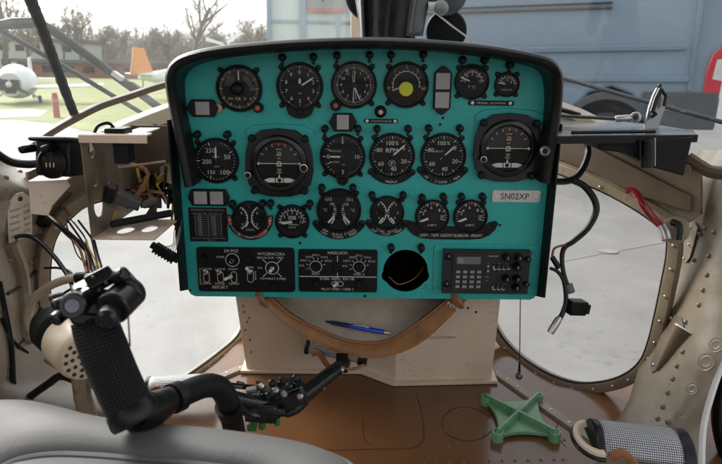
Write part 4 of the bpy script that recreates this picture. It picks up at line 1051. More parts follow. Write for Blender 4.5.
# ================================================================== SEAT
ZS = 1.005
seat = empty('pilot_seat', (-.25, .25, ZF), 'grey leatherette pilot seat cushion in the lower left foreground', 'seat')
edge = [(-90, 398), (-40, 395), (0, 393), (28, 394), (60, 401), (90, 409), (125, 416), (170, 420), (215, 424), (260, 430), (300, 437), (330, 445), (350, 455), (362, 470), (372, 500), (378, 560)]
seam = [(-110, 520), (-50, 485), (-5, 466), (14, 457), (35, 452), (62, 450), (100, 451.5), (140, 455), (175, 458), (215, 462), (250, 467), (275, 478), (288, 495), (296, 520), (300, 560), (302, 620)]
E = catmull([Vector((oZ(x, y, ZS).x, oZ(x, y, ZS).y, 0)) for x, y in edge], 4)
SM = catmull([Vector((oZ(x, y, ZS).x, oZ(x, y, ZS).y, 0)) for x, y in seam], 4)
cols = []
for i, (e, q) in enumerate(zip(E, SM)):
    d = (e - q); L_ = d.length; d.normalize(); wr = .0014 * noise.noise(Vector((e.x * 14, e.y * 14, 2)))
    def at(p, z): return Vector((p.x, p.y, z))
    col = [at(e - d * .014, ZS - .13), at(e, ZS - .09), at(e + d * .003, ZS - .03), at(e, ZS - .013)]
    for t, z in ((.06, -.004), (.16, .0015), (.32, .004 + wr), (.5, .005 + wr * 1.6), (.68, .004 + wr), (.84, .001), (.94, -.003), (1., -.009)): col.append(at(e.lerp(q, t), ZS + z))
    inn = Vector((-.22, -.05, 0))
    for t, z in ((.012, -.003), (.03, .003), (.08, .008), (.2, .012), (.5, .014), (1., .012)): col.append(at(q.lerp(inn, t), ZS + z))
    cols.append(col)
low = lambda c: [Vector((p.x, p.y, ZS - .13)) for p in c]
cols = [low(cols[0])] + cols + [low(cols[-1])]
mb = MB(); mb.loft(cols, seatm); mb.build('cushion', seat, smooth=80)
mb = MB(); mb.tube([Vector((p.x, p.y, ZS - .012)) for p in E], .0036, pipem, 8); mb.build('edge_piping', seat)
mb = MB(); mb.tube([Vector((p.x, p.y, ZS - .006)) for p in SM], .0040, pipem, 8); mb.build('seam_piping', seat)
mb = MB(); mb.box(Vector((-.30, .18, (ZF + ZS - .1) / 2)), (.36, .3, ZS - .1 - ZF), blackm); mb.build('seat_base', seat, bevel=.01)

# ================================================================== CONTROL STICK
DG = .56
stick = empty('control_stick', oZ(235, 440, ZF), 'black knurled control stick grip with buttons in front of the seat', 'control stick')
def G(x, y, d=DG): return oD(x, y, d)
mb = MB()
axis = catmull([G(93, 318), G(99, 336), G(108, 360), G(120, 388), G(131, 410), G(135, 418)], 8)
mb.tube(axis, [.0200, .0212, .0218, .0215, .0215, .0218, .0222], gripm, 28, uvscale=(40, 290)); mb.build('grip', stick, smooth=60)
mb = MB()                                               # swelling elbow boot under the grip
mb.lathe([(.0205, -.012), (.0232, -.006), (.0238, .004), (.0225, .0075), (.012, .0085), (.0003, .0085)], frame(G(133.5, 414), G(136.5, 420.5) - G(128, 404)), rubber, 30)
mb.tube(catmull([G(136, 410, .575), G(146, 411, .585), G(155, 408, .60), G(164, 403, .62)], 6), [.0195, .0200, .0185, .0165, .0150], rubber, 22); mb.build('elbow_boot', stick, smooth=60)
mb = MB()
mb.tube(catmull([G(150, 412, .60), G(165, 402, .63), G(185, 393, .66), G(204, 386, .69), G(218, 387, .71), G(226, 397, .72), G(231, 415, .74), G(236, 440, .78)], 6), [.013, .0138, .0138, .0138, .0138, .0138], blackm, 18)
mb.tube([G(172, 399, .64), G(180, 395.5, .65)], .0165, black, 18); mb.tube([G(228, 405, .725), G(231, 412, .735)], .0165, black, 18)
mb.build('shaft', stick, smooth=50)
# head: angular housing, capped switches
hgl = mat('black_head_gloss', (.008, .008, .0095), .27, var=.3, bump=.12, bs=160, spec=.5)
def capcyl(name, a, b, r, m=None, cap=None, cham=.0014, sx=1., par=stick):
    mb = MB(); d = b - a; L_ = d.length; Mx = frame(a, d)
    mb.lathe([(r * .9, -.0005), (r, cham), (r, L_ - cham), (r - cham, L_), (r * .62, L_), (r * .58, L_ - .0008), (.0003, L_ - .0008)], Mx, m or hgl, 26, True, False, sx)
    if cap: mb.lathe([(r * .56, L_ - .0006), (r * .5, L_ + .0006), (.0003, L_ + .0002)], Mx, cap, 24)
    return mb.build(name, par, smooth=30)
def oblock(name, c, size, ang, tip=0., m=None, bev=.004):
    f_ = (CAM - c).normalized(); Mx = frame(c, f_) @ Matrix.Rotation(R_(ang), 4, 'Z') @ Matrix.Rotation(R_(tip), 4, 'X')
    mb = MB(); x, y, z = size; mb.prism([(-x, -y * .85), (-x * .9, -y), (x * .85, -y), (x, -y * .7), (x * .92, y * .9), (x * .8, y), (-x * .85, y), (-x, y * .8)], Mx, -z, z, m or hgl); return mb.build(name, stick, bevel=bev, bseg=2)
px_ = DG / FPX
oblock('head', G(98, 306, .565), (24 * px_, 17 * px_, .018), -14, 0, rubber, .005)
oblock('head_block', G(91, 294, .556), (13 * px_, 12 * px_, .013), 22, 25, hgl, .003)
capcyl('trim_button', G(80, 302, .548), G(72, 306, .520), 12.2 * px_, cap=mat('grey_button', (.16, .17, .19), .35))
oblock('top_rocker', G(101, 279.5, .552), (13.5 * px_, 7.2 * px_, .009), 22, -20, hgl, .003)
capcyl('top_cap', G(115, 278, .552), G(126, 273, .548), 7.2 * px_)
mb = MB(); mb.prismv([G(x, y, .553) for x, y in ((118, 272), (128, 275), (135, 283), (142, 296), (134, 291), (127, 288), (120, 283))], Vector((0, .007, .001)), hgl); mb.build('trigger', stick, bevel=.0012)
capcyl('side_barrel', G(131, 291, .570), G(112, 309, .535), 16.5 * px_)
capcyl('push_button', G(113, 310, .540), G(106, 322, .522), 11 * px_, cham=.003)
capcyl('side_switch', G(66, 311, .560), G(54, 321, .548), 7 * px_); capcyl('side_switch', G(66, 301, .565), G(53, 306, .556), 6 * px_); capcyl('side_switch', G(62, 296, .57), G(50, 299, .562), 4.5 * px_)
oblock('collar', G(95, 320, .562), (21 * px_, 6 * px_, .02), -16, 0, rubber, .004)
mb = MB()
for x, y in ((87, 286), (99, 290), (106, 283), (93, 277.5), (120, 300)): c_ = G(x, y, .540); mb.lathe([(.0017, 0), (.0014, .0008), (.0002, .001)], frame(c_, CAM - c_), radiom, 8)
mb.build('head_screws', stick)
mb = MB(); mb.tube([G(128, 312, .545), G(129, 330, .55), G(130, 346, .56)], .0009, steel, 6); mb.build('cable_loop', stick)

# ================================================================== VENT BLOWER
DB = .86
bl = empty('vent_blower', oD(60, 385, DB), 'beige drum shaped air blower with perforated face beside the stick', 'blower')
fc = oD(86, 355, .79); ax = (oD(88, 357, .77) - oD(30, 353, .87)).normalized()
ax = (Vector((.72, -.69, -.02))).normalized()
Mb = frame(fc, ax); Rb = .036
mb = MB(); mb.lathe([(Rb * .93, -.062), (Rb, -.056), (Rb, -.006), (Rb * .95, .001), (Rb * .88, .004), (.0003, .0045)], Mb, mat('beige_paint', (.60, .48, .35), .4, var=.06), 40)
mb.build('drum', bl, smooth=40)
mb = MB()
for rr, n in ((.26, 6), (.46, 11), (.66, 16), (.0, 1)):
    for k in range(n):
        a = 2 * PI * k / n + rr * 3; mb.lathe([(.0027, .0050), (.0002, .0052)], Mb @ Matrix.Translation((rr * Rb * math.cos(a) * 1.15, rr * Rb * math.sin(a) * 1.15, 0)), groove, 10)
mb.build('grille_holes', bl)
mb = MB(); mb.lathe([(.004, -.135), (Rb * .75, -.128), (Rb * .92, -.11), (Rb * .92, -.085), (Rb * .70, -.080), (Rb * .70, -.062)], Mb, blackm, 30); mb.build('motor', bl, smooth=40)
mb = MB(); mb.tube([Mb @ Vector((0, -Rb, -.03)), Mb @ Vector((.0, -Rb - .04, -.03)), Mb @ Vector((0.01, -Rb - .15, -.02))], .012, creamd, 10); mb.tube([Mb @ Vector((-.02, -Rb * .9, -.09)), Mb @ Vector((.03, -Rb - .03, .03))], .007, creamd, 8); mb.build('bracket', bl)

# ================================================================== LEFT EQUIPMENT BRACKET
br = empty('equipment_bracket', oY(100, 240, .93), 'open cream sheet metal equipment rack with round holes left of the panel', 'rack')
A0 = oY(80, 136, .90); XB = A0.x; zt_ = A0.z; zb_ = oY(90, 239, .90).z
def PX(y, z): return Vector((XB, y, z))
# side wall lies in a plane x = const, with punched holes
Mw = frame(PX(.90, zb_), (1, 0, 0))                     # w=+X ; u along +Y
Mw = Matrix(((0, 0, 1, XB), (1, 0, 0, .90), (0, 1, 0, zb_), (0, 0, 0, 1)))
H = zt_ - zb_; D_ = .21
def circ(u, v, a, b=None, n=20): return [(u + a * math.cos(2 * PI * k / n), v + (b or a) * math.sin(2 * PI * k / n)) for k in range(n)]
rackm = mat('grimy_cream', (.24, .195, .14), .5, var=.2, vs=16, bump=.1, bs=120, col2=(.085, .062, .04), detail=9, rv=.15)
w1 = plate_with_holes('side_wall', [(0, 0), (D_, .004), (D_, H - .004), (0, H)], [circ(.035, .045, .018), circ(.03, .092, .014), circ(.03, .135, .012), circ(.15, .10, .013), circ(.08, .07, .008)], Mw, .0025, rackm, br)
mb = MB()
mb.box(Vector((XB + .049, .912, zt_ + .0015)), (.102, .024, .003), cream); mb.box(Vector((XB + .06, .97, zt_ - .002)), (.035, .12, .003), cream); mb.box(Vector((XB + .049, .899, zt_ - .004)), (.102, .003, .012), cream)
mb.build('top_shelf', br, bevel=.0006)
Mbm = Matrix(((1, 0, 0, XB), (0, 1, 0, .90), (0, 0, 1, zb_), (0, 0, 0, 1)))
plate_with_holes('bottom_shelf', [(0.001, 0), (.098, 0), (.098, .12), (0.001, .12)], [circ(.034, .05, .013, .022), circ(.070, .06, .012, .022)], Mbm, .0025, cream, br)
mb = MB(); mb.prism([(XB + .002, -H * .0), (XB + .042, -H * .0), (XB + .046, H * .5), (XB + .098, H * .62), (XB + .098, H * .97), (XB + .002, H * .97)], Matrix(((1, 0, 0, 0), (0, 0, -1, .90 + D_), (0, 1, 0, zb_), (0, 0, 0, 1))), 0, .003, brownp); mb.build('back_wall', br, bevel=.0006)
mb = MB(); mb.tube([PX(.93, zb_ + .016) + Vector((.02, 0, 0)), PX(.93, zb_ + .018) + Vector((.094, .07, 0))], .0062, blackm, 14); mb.build('rod', br)
mb = MB(); mb.tube([PX(.93, zt_ - .052) + Vector((.04, 0, 0)), PX(.93, zt_ - .05) + Vector((.098, .05, 0))], .002, creamd, 8); mb.build('stay', br); mb = MB(); mb.tube([PX(1.04, zb_ + .10) + Vector((.003, 0, 0)), PX(1.05, zb_ + .07) + Vector((.05, -.02, .01)), PX(1.04, zb_ + .02) + Vector((.012, -.02, 0))], .004, strapm, 8, 4); mb.build('stay', br)
cn = empty('plug_connector', oY(128, 205, .98), 'grey rectangular multi pin plug hanging inside the cream rack', 'plug')
mb = MB(); rot = Euler((.1, .45, .3)).to_matrix(); c = oY(128, 200, .98); mb.box(c, (.042, .026, .018), mat('grey_metal', (.09, .085, .08), .4, metal=.5), rot); mb.box(c + rot @ Vector((-.03, -.003, .002)), (.016, .034, .026), black, rot); mb.build('shell', cn, bevel=.002)
mb = MB(); mb.tube([c + rot @ Vector((.025, 0, 0)), c + Vector((.04, .02, -.005)), oY(150, 214, 1.02), oY(140, 225, 1.05)], .006, mat('grey_sleeve', (.06, .055, .05), .6), 10, 5); mb.tube([c + Vector((-.02, 0, -.02)), oY(114, 215, .98), oY(112, 228, .99)], .0025, wirey, 6, 4); mb.build('cable', cn)
sb = MB(); c = oY(124, 150, .93); sb.box(c, (.022, .03, .038), black); sb.box(c + Vector((-.004, -.004, .028)), (.03, .035, .014), black); sb.tube([c + Vector((-.012, 0, .034)), oY(108, 123, .93), oY(98, 126, .92), oY(94, 134, .92)], .0028, rubber, 8, 5)
tag(sb.build('relay_box', None, bevel=.002), 'small black relay box with cable on the top of the cream rack', 'relay')
# wiring bundle between rack and panel
wb = empty('wiring_bundle', oY(168, 205, 1.1), 'bundle of black and yellow wires between the cream rack and panel', 'wires')
mb = MB()
for i in range(7):
    o_ = Vector((random.uniform(-.01, .01), random.uniform(-.01, .01), random.uniform(-.01, .01)))
    mb.tube([oY(142, 178, 1.10) + o_, oY(156, 176 + i, 1.09) + o_, oY(166, 186 + i * 2, 1.08) - o_, oY(176, 190 + i * 2.5, 1.08) + o_, oY(190, 200 + i * 2, 1.1)], .0026, rubber, 6, 5)
mb.build('black_wires', wb)
mb = MB()
for i in range(9):
    q = lambda: Vector((random.uniform(-.012, .012), random.uniform(-.02, .02), random.uniform(-.012, .012)))
    mb.tube([oY(128 + 4 * i, 172 + (i * 7) % 14, 1.08) + q(), oY(134 + 4 * i, 186 + (i * 5) % 12, 1.06) + q(), oY(146 + 3 * i, 180 + (i * 11) % 22, 1.05) + q(), oY(150 + 3 * i, 196 + (i * 3) % 16, 1.07) + q()], .0016 + .0006 * (i % 3), [rubber, strapm, wirey, blackm][i % 4], 6, 5)
for i in range(3): mb.tube([oY(140, 186, 1.10), oY(152, 188 + i, 1.08), oY(160, 182 - 3 * i, 1.08), oY(168, 172, 1.1), oY(164, 160, 1.1)], .002, wirey, 6, 5)
mb.tube([oY(172, 195, 1.075), oY(173, 207, 1.08), oY(172, 220, 1.09), oY(176, 226, 1.1)], .0025, wirey, 6, 5); mb.build('yellow_wires', wb)
# dangling black connector under the rack
dc = empty('dangling_connector', oY(166, 262, 1.0), 'black multi pin connector block dangling below the cream rack', 'plug')
mb = MB(); c = oY(165, 252.5, 1.0); rot = Euler((0, R_(33), 0)).to_matrix(); mb.box(c, (.040, .014, .016), black, rot)
for i in range(7): mb.box(c + rot @ Vector((-.018 + i * .006, 0, -.009)), (.003, .012, .004), black, rot)
mb.box(c + rot @ Vector((-.023, 0, 0)), (.008, .010, .010), black, rot); mb.box(c + rot @ Vector((.023, 0, 0)), (.008, .010, .010), black, rot); mb.build('block', dc, bevel=.001)
mb = MB()
for i in range(5): mb.tube([c + rot @ Vector((-.006 + .005 * i, 0, .008)), oY(173 + i * 1.2, 244, 1.0), oY(174 + i * 1.6, 232, 1.02), oY(178 + i, 218, 1.05)], .0007, sealw if i % 2 else creamd, 5, 4)
mb.build('wires', dc)
# sensor block on the left sill (black box with a round glass)
cb = empty('black_compass', oD(55, 178, .93), 'black box compass with round glass on a cream bracket at far left', 'compass')
mb = MB(); c = oD(57, 160, .93); rot = Euler((R_(-8), 0, R_(-12))).to_matrix(); mb.box(c + Vector((.0, .02, 0)), (.062, .05, .056), black, rot); mb.box(c + Vector((.0, .015, .030)), (.066, .06, .008), black, rot); mb.build('housing', cb, bevel=.004)
mb = MB(); Mc = frame(c + Vector((-.004, -.006, -.004)), Vector((-.1, -1, .12))); mb.lathe([(.024, -.004), (.024, .004), (.021, .006), (.019, .003)], Mc, black, 28); mb.lathe([(.019, .003), (.012, .006), (.0003, .007)], Mc, dialb, 24)
for x in (-.006, 0, .006): mb.prism([(x - .001, -.006), (x + .001, -.006), (x + .001, .001), (x - .001, .001)], Mc, .0072, .0076, cremark)
mb.build('glass', cb)
for x0, y0, x1, y1 in ((20, 150, 34, 148), (42, 150, 54, 146)):
    mb = MB(); mb.tube([oD(x0, y0, .90), oD(x0 + 2, y0 - .5, .90), oD(x1, y1, .92)], [.005, .0062, .0062], black, 12); mb.build('adjusting_knob', cb)
bk_ = MB(); pts = [(28, 181), (66, 180), (70, 186), (52, 206), (48, 216), (30, 214)]
bk_.prismv([oD(x, y, .95 + .0006 * (x - 28)) for x, y in pts], Vector((0, .003, 0)), cream)
bk_.prismv([oD(28, 181, .95), oD(66, 180, .973), oD(78, 172, 1.05), oD(45, 172, 1.04)], Vector((0, 0, -.003)), cream)
tag(bk_.build('compass_bracket', None, bevel=.0012), 'folded cream sheet bracket holding the black box compass', 'bracket')
hs = MB(); hs.lathe([(.013, 0), (.013, .01), (.010, .012), (.009, .004), (.0003, .004)], frame(ptL(217, 47) + Vector((.006, -.02, 0)), Vector((.3, -1, 0))), rubber, 18); tag(hs.build('rubber_grommet', None), 'black rubber grommet in the left cream pillar', 'grommet')
# left cables
mats_ = (rubber, rubber, strapm, rubber)
for i, (pts, r, m, lb) in enumerate((
        ([(48, 216, .99), (60, 226, .97), (76, 240, .96), (86, 250, .95), (92, 265, .93), (96, 278, .88)], .0042, rubber, 'thick black cable hanging from the grommet to the stick'),
        ([(50, 218, .99), (64, 232, .97), (78, 246, .95), (84, 262, .93), (88, 278, .88)], .0022, strapm, 'thin brown wire hanging from the grommet to the stick'),
        ([(92, 235, .97), (96, 252, .95), (100, 266, .92), (103, 280, .87)], .0034, rubber, 'black cable running up behind the cream rack'),
        ([(12, 240, .99), (20, 236, .97), (34, 238, .95), (52, 254, .93), (68, 276, .90), (74, 292, .86)], .0034, rubber, 'black cable looping out of the cream wall below the placard'),
        ([(45, 268, .98), (58, 268, .96), (70, 272, .94), (76, 284, .92), (66, 292, .92), (56, 298, .92)], .0020, rubber, 'thin black wire loop beside the beige hose'))):
    mb = MB(); mb.tube([oD(*p) for p in pts], r, m, 8, 6); o = mb.build('cable', None); tag(o, lb, 'cable', 'loose cables on the left')
lw = empty('thin_wires', oD(88, 285, .9), 'bunch of thin wires fanning down between the cream rack and stick head', 'wires')
random.seed(21)
for i in range(6):
    mb = MB(); j = lambda a: random.uniform(-a, a)
    mb.tube([oD(62 + i * 3 + j(2), 222 + j(3), .985), oD(70 + i * 4 + j(3), 238 + j(3), .97), oD(80 + i * 3 + j(5), 252 + j(4), .95), oD(84 + i * 2.4 + j(4), 266 + j(3), .92), oD(88 + i * 1.4, 280, .885)], .0011 + .0004 * (i % 3), [rubber, strapm, rubber, blackm, wirey, rubber][i], 6, 6); mb.build('wire', lw)
mb = MB()
for x0, y0, x1, y1 in ((10, 292, 44, 262), (20, 345, 46, 300), (4, 316, 30, 350)): mb.tube([ptL(y0, x0) + dl, ptL((y0 + y1) / 2 + 4, (x0 + x1) / 2) + dl * 1.6, ptL(y1, x1) + dl], .0026, rubber, 6, 5)
mb.build('wall_wires', lw)
mb = MB(); mb.tube([oD(*p) for p in ((30, 330, .95), (28, 312, .94), (36, 296, .92), (54, 284, .9), (74, 278, .88), (92, 277, .86))], .0062, hosem, 12, 6); mb.tube([oD(78, 277.5, .876), oD(88, 277, .866)], .008, rubber, 12)
tag(mb.build('hose', None), 'beige rubber hose curving towards the stick head', 'hose')
mb = MB(); mb.tube([oD(*p) for p in ((28, 398, .93), (48, 384, .9), (62, 376, .88), (84, 384, .86))], .006, rubber, 10, 5); tag(mb.build('cable', None), 'thick black cable lying below the beige blower', 'cable', 'loose cables on the left')

# ================================================================== RIGHT EQUIPMENT SHELF
sh = empty('equipment_shelf', oY(640, 175, 1.0), 'black equipment tray with shiny top right of the panel', 'shelf')
z1 = oY(600, 135.5, .95).z
pt_ = [oZ(x, y, z1) for x, y in ((556, 136), (697, 134.5), (694, 130.5), (655, 124.5), (600, 119.5), (560, 117))]
mb = MB(); mb.prismv([Vector((p.x, p.y, z1)) for p in pt_], Vector((0, 0, -.004)), mat('shiny_grey_sheet', (.10, .105, .115), .22, metal=.35, var=.1)); mb.build('tray_top', sh, bevel=.001)
mb = MB(); a, b = pt_[0], pt_[1]; mb.prismv([Vector((a.x, a.y - .001, z1 + .0)), Vector((b.x, b.y - .001, z1)), Vector((b.x, b.y - .001, z1 - .012)), Vector((a.x, a.y - .001, z1 - .012))], Vector((0, -.003, 0)), black)
mb.tube([oZ(572, 132.5, z1 + .004), oZ(655, 131.5, z1 + .004)], .003, black, 8); mb.build('front_lip', sh)
mb = MB()
bx = [oY(598, 140, .965), oY(693, 137, .965), oY(684, 176, .965), oY(655, 168, .965), oY(625, 153, .965), oY(600, 150, .965)]
mb.prismv(bx, Vector((0, .07, 0)), blackm); mb.build('black_box', sh, bevel=.002)
mb = MB(); mb.tube([oY(648, 140, .955), oY(648, 156, .955), oY(647, 168, .952)], [.009, .010, .0105], black, 14); mb.tube([oY(655, 138, .953), oY(655, 166, .953)], .0012, steel, 6); mb.tube([oY(640, 140, .953), oY(640, 160, .953)], .002, black, 6); mb.build('cylinder_plug', sh)
# rod end
re = empty('control_rod', oZ(600, 120, z1), 'thin steel control rod with silver eye end above the black tray', 'rod')
mb = MB(); mb.tube([oD(556, 115.5, 1.12), oD(618, 119, 1.08)], .0032, mat('dark_steel', (.12, .12, .12), .35, metal=.8), 10); mb.tube([oD(556, 109, 1.13), oD(570, 112, 1.12), oD(580, 115, 1.11)], .004, black, 8); mb.build('shaft', re)
mb = MB(); mb.tube([oD(615, 118.7, 1.08), oD(617, 118.8, 1.08), oD(629, 118, 1.075), oD(631, 117.8, 1.075)], [.0050, .0062, .0062, .0045], steel, 12); mb.build('barrel', re)
mb = MB(); mb.lathe([(.009, -.004), (.010, 0), (.009, .004), (.006, .005), (.0048, .003), (.0003, .002)], frame(oD(635.5, 117.5, 1.073), (CAM - oD(635, 117, 1.07))), steel, 20); mb.lathe([(.004, .004), (.0003, .0055)], frame(oD(635.5, 117.5, 1.073), (CAM - oD(635, 117, 1.07))), groove, 14); mb.build('eye', re)
# upright clip lever
lv = empty('clip_lever', oD(655, 129, 1.06), 'upright black and steel clip lever standing on the black tray', 'lever')
mb = MB(); Q = [oD(x, y, 1.06) for x, y in ((644.5, 129), (649, 108), (653, 96), (657, 88), (662, 86.5), (666, 92), (667.5, 101), (664, 112), (660, 124), (658, 130))]
mb.prismv(Q, Vector((0, .006, 0)), mat('dull_steel', (.22, .22, .22), .35, metal=.6)); mb.build('plate', lv, bevel=.001)
mb = MB(); mb.tube([oD(652, 112, 1.052), oD(656, 99, 1.052), oD(661, 89, 1.052)], .0045, black, 10); mb.tube([oD(661, 89, 1.05), oD(666, 96, 1.05), oD(664, 106, 1.05)], .003, black, 8); mb.tube([oD(651, 117, 1.052), oD(656, 113, 1.05)], .004, black, 8); mb.lathe([(.004, 0), (.003, .003), (.0003, .003)], frame(oD(659.5, 86, 1.055), (0, -1, .2)), black, 10); mb.build('spring_clip', lv)
# red handle
rh = empty('red_handle', oD(668, 238, 1.055), 'curved red release handle with silver end below the black tray', 'handle')
mb = MB(); mb.tube([oD(626, 191, 1.085), oD(632, 190.5, 1.08), oD(638, 196, 1.07), oD(644, 206, 1.06), oD(654, 219, 1.055), (oD(663, 228, 1.045))], [.005, .006, .0068, .0068, .0064, .0062], redp, 14, 6); mb.build('grip', rh)
mb = MB(); mb.tube([oD(662, 226, 1.045), oD(665, 232, 1.04), oD(667, 240, 1.035)], [.008, .009, .0085], steel, 14, 4); mb.build('ferrule', rh)
mb = MB(); mb.lathe([(.024, 0), (.024, .006), (.018, .009), (.0003, .009)], frame(oD(675, 230, 1.06), CAM - oD(675, 230, 1.06)), creamd, 24); mb.tube([oD(672, 222, 1.055), oD(679, 226, 1.045), oD(678, 240, 1.045)], .006, black, 8, 4); mb.build('pivot', rh)

# ---- right cables
rc = empty('wire_harness', oD(575, 330, 1.1), 'black cable harness looping beside the panel with dangling plugs', 'cable')
mb = MB(); mb.tube([oD(582, 134, 1.13), oD(588, 150, 1.12), oD(584, 166, 1.1), (oD(575, 178, 1.09)), oD(564, 181.5, 1.08), oD(550, 181, 1.07)], .0062, rubber, 10, 6)
mb.tube([oD(572, 180, 1.085), oD(584, 186, 1.09), oD(594, 199, 1.09), oD(596, 212, 1.09), oD(588, 228, 1.09), oD(574, 241, 1.09), oD(565, 247, 1.09), oD(562, 256, 1.09), oD(563, 270, 1.09), oD(567, 284, 1.09), oD(570, 292, 1.09)], [.0062, .0062, .0058, .005, .0045, .004, .004], rubber, 10, 6)
mb.tube([oD(550, 268, 1.09), oD(558, 272, 1.09), oD(564, 282, 1.09), oD(566, 300, 1.09), oD(563, 312, 1.09), oD(560, 318, 1.09)], [.003, .0035, .0042, .0045, .005], rubber, 10, 6); mb.build('black_cables', rc)
mb = MB(); mb.tube([oD(568, 245, 1.088), oD(560, 246, 1.088), oD(554, 249, 1.088), oD(552, 257, 1.088)], .0022, redp, 8, 5); mb.build('red_wire', rc)
mb = MB(); mb.tube([oD(552, 257, 1.088), oD(559, 268, 1.088)], [.005, .0055], black, 12); mb.build('inline_plug', rc)
mb = MB(); c = oD(576, 307, 1.09); rot = Euler((0, R_(8), .3)).to_matrix(); mb.box(c, (.034, .022, .026), black, rot); mb.box(c + rot @ Vector((.018, -.004, 0)), (.008, .018, .018), black, rot); mb.tube([oD(568, 284, 1.09), oD(571, 293, 1.09)], .008, mat('ring_grey', (.12, .11, .1), .5), 12); mb.build('square_plug', rc, bevel=.0015)
mb = MB(); mb.tube([oD(560, 317, 1.09), oD(558, 320, 1.09), oD(552, 330, 1.09), oD(550, 333, 1.09)], [.005, .0068, .0068, .006], steel, 14); mb.build('coax_plug', rc)
pc_ = empty('pull_cord', oD(519, 378, 1.2), 'thin pull cord with a metal ball hanging right of the pedestal', 'cord')
mb = MB(); mb.tube([oD(520.5, 292, 1.2), oD(520, 330, 1.2), oD(519.5, 366, 1.2)], .0010, blackm, 6); mb.build('cord', pc_)
mb = MB(); mb.tube([oD(519.5, 362, 1.2), oD(519.3, 372, 1.2)], [.0018, .003], blackm, 8); mb.ball(oD(519, 376, 1.2), .0075, mat('dark_ball', (.14, .13, .12), .3, metal=.7), 14, 10); mb.build('ball', pc_)

# ================================================================== PEDALS AND LINKAGE
def pedal(name, label, base, L, rr, rot, flip=1, strap=True, rim=True):
    """dimpled half-round foot plate along local x, curved in y-z"""
    e = empty(name, base, label, 'pedal', 'rudder pedals')
    M = Matrix.Translation(base) @ rot.to_4x4()
    mb = MB(); rows = []
    nA = 14
    for i in range(nA + 1):
        a = R_(15 + 150 * i / nA); rows.append([M @ Vector((-L / 2 + L * k / 10, -math.cos(a) * rr * 1.15, math.sin(a) * rr)) for k in range(11)])
    mb.loft(rows, mesh_silver, uvn=(L / .0031, rr * 2.6 / .0031)); mb.build('foot_plate', e, solid=.002, smooth=60)
    for sgn in (-1, 1):
        mb = MB(); ring_ = [(-math.cos(R_(5 + 170 * i / 12)) * rr * 1.2, math.sin(R_(5 + 170 * i / 12)) * rr * 1.06) for i in range(13)]
        Mx = M @ Matrix(((0, 0, 1, sgn * (L / 2 + .004)), (1, 0, 0, 0), (0, 1, 0, 0), (0, 0, 0, 1)))
        mb.prism(ring_, Mx, -.006, .006 if sgn < 0 else .014, rubber); mb.build('end_cap', e, bevel=.003)
    if strap:
        mb = MB(); mb.tube([M @ Vector(p) for p in ((-L * .42, -rr * 1.1, rr * .25), (-L * .30, -rr * 1.25, rr * .62), (-L * .18, -rr * 1.45, rr * .35), (-L * .05, -rr * 1.5, -rr * .3))], .0075, strapm, 10, 5, sx=.35); mb.build('strap', e)
    mb = MB(); mb.tube([M @ Vector((-L * .3, rr * .5, 0)), M @ Vector((-L * .3, rr * .9, -.03))], .006, black, 10); mb.tube([M @ Vector((-L / 2, 0, rr * .2)), M @ Vector((L / 2, 0, rr * .2))], .006, black, 10); mb.build('pedal_arm', e)
    return e, M
p0 = oD(634, 450, .905)
eR, MR = pedal('rudder_pedal', 'silver dimpled pedal with cream rim at the bottom right', p0, .112, .036, Euler((0, R_(3), R_(-6))).to_matrix())
mb = MB(); rows = []
for i in range(17):
    a = R_(60 + 220 * i / 16); c = Vector((-.062, -.004, .006))
    rows.append([MR @ (c + Vector((math.cos(a) * q * .030, math.sin(a) * q * .044, w))) for q, w in ((1.0, 0), (1.0, .012), (.82, .014), (.62, .010))])
mb.loft(rows, cream); mb.tube([MR @ (Vector((-.062, -.004, .006)) + Vector((math.cos(R_(60 + 220 * i / 16)) * .0305, math.sin(R_(60 + 220 * i / 16)) * .0445, .004))) for i in range(17)], .0035, rubber, 8); mb.build('rim', eR, smooth=40)
pedal('rudder_pedal', 'silver dimpled pedal half hidden below the leather pouch', oD(336, 348.5, 1.27), .105, .030, Euler((R_(20), R_(8), R_(-8))).to_matrix())
pedal('rudder_pedal', 'silver dimpled pedal behind the black stick shaft', oZ(178, 387, ZF + .035), .105, .022, Euler((0, R_(-2), R_(4))).to_matrix())
lk = empty('pedal_linkage', oZ(285, 425, ZF), 'oily black pedal linkage of levers and rods on the brown floor', 'linkage')
oil = mat('oily_black', (.012, .012, .013), .22, var=.4, vs=60, bump=.3, bs=60)
def K(x, y, d): return oD(x, y, d)
mb = MB(); mb.tube([K(292, 402, .97), K(312, 388, 1.02), K(330, 374, 1.07), K(345, 362, 1.13)], [.019, .015, .013, .012], oil, 12, 4); mb.build('pedal_tube', lk)
mb = MB()
mb.box(K(276, 398, .95), (.095, .04, .035), oil, Euler((0, R_(-18), R_(8))).to_matrix()); mb.tube([K(306, 398, .97), K(296, 408, .965), K(284, 414, .96)], [.010, .010, .008], oil, 12, 3); mb.box(K(262, 410, .93), (.05, .03, .03), oil, Euler((0, R_(4), 0)).to_matrix())
mb.build('casting', lk, bevel=.004)
mb = MB(); mb.tube([K(234, 398, .90), K(252, 402, .92), K(272, 404, .94)], .011, oil, 12, 4); mb.tube([K(228, 385, .93), K(248, 387, .94), K(262, 388, .95)], .0045, oil, 8); mb.tube([K(240, 408, .9), K(255, 415, .92), K(285, 412, .93)], .007, oil, 10, 4); mb.build('push_rod', lk)
mb = MB()
for x, y in ((262, 386), (272, 383), (282, 380), (290, 386), (284, 394), (268, 396), (300, 396), (296, 378), (276, 390)):
    c = K(x, y, .925); mb.lathe([(.0055, -.004), (.0055, .003), (.003, .006), (.0003, .006)], frame(c, (random.uniform(-.3, .3), -.6, .8)), oil if (x + y) % 3 else steel, 10)
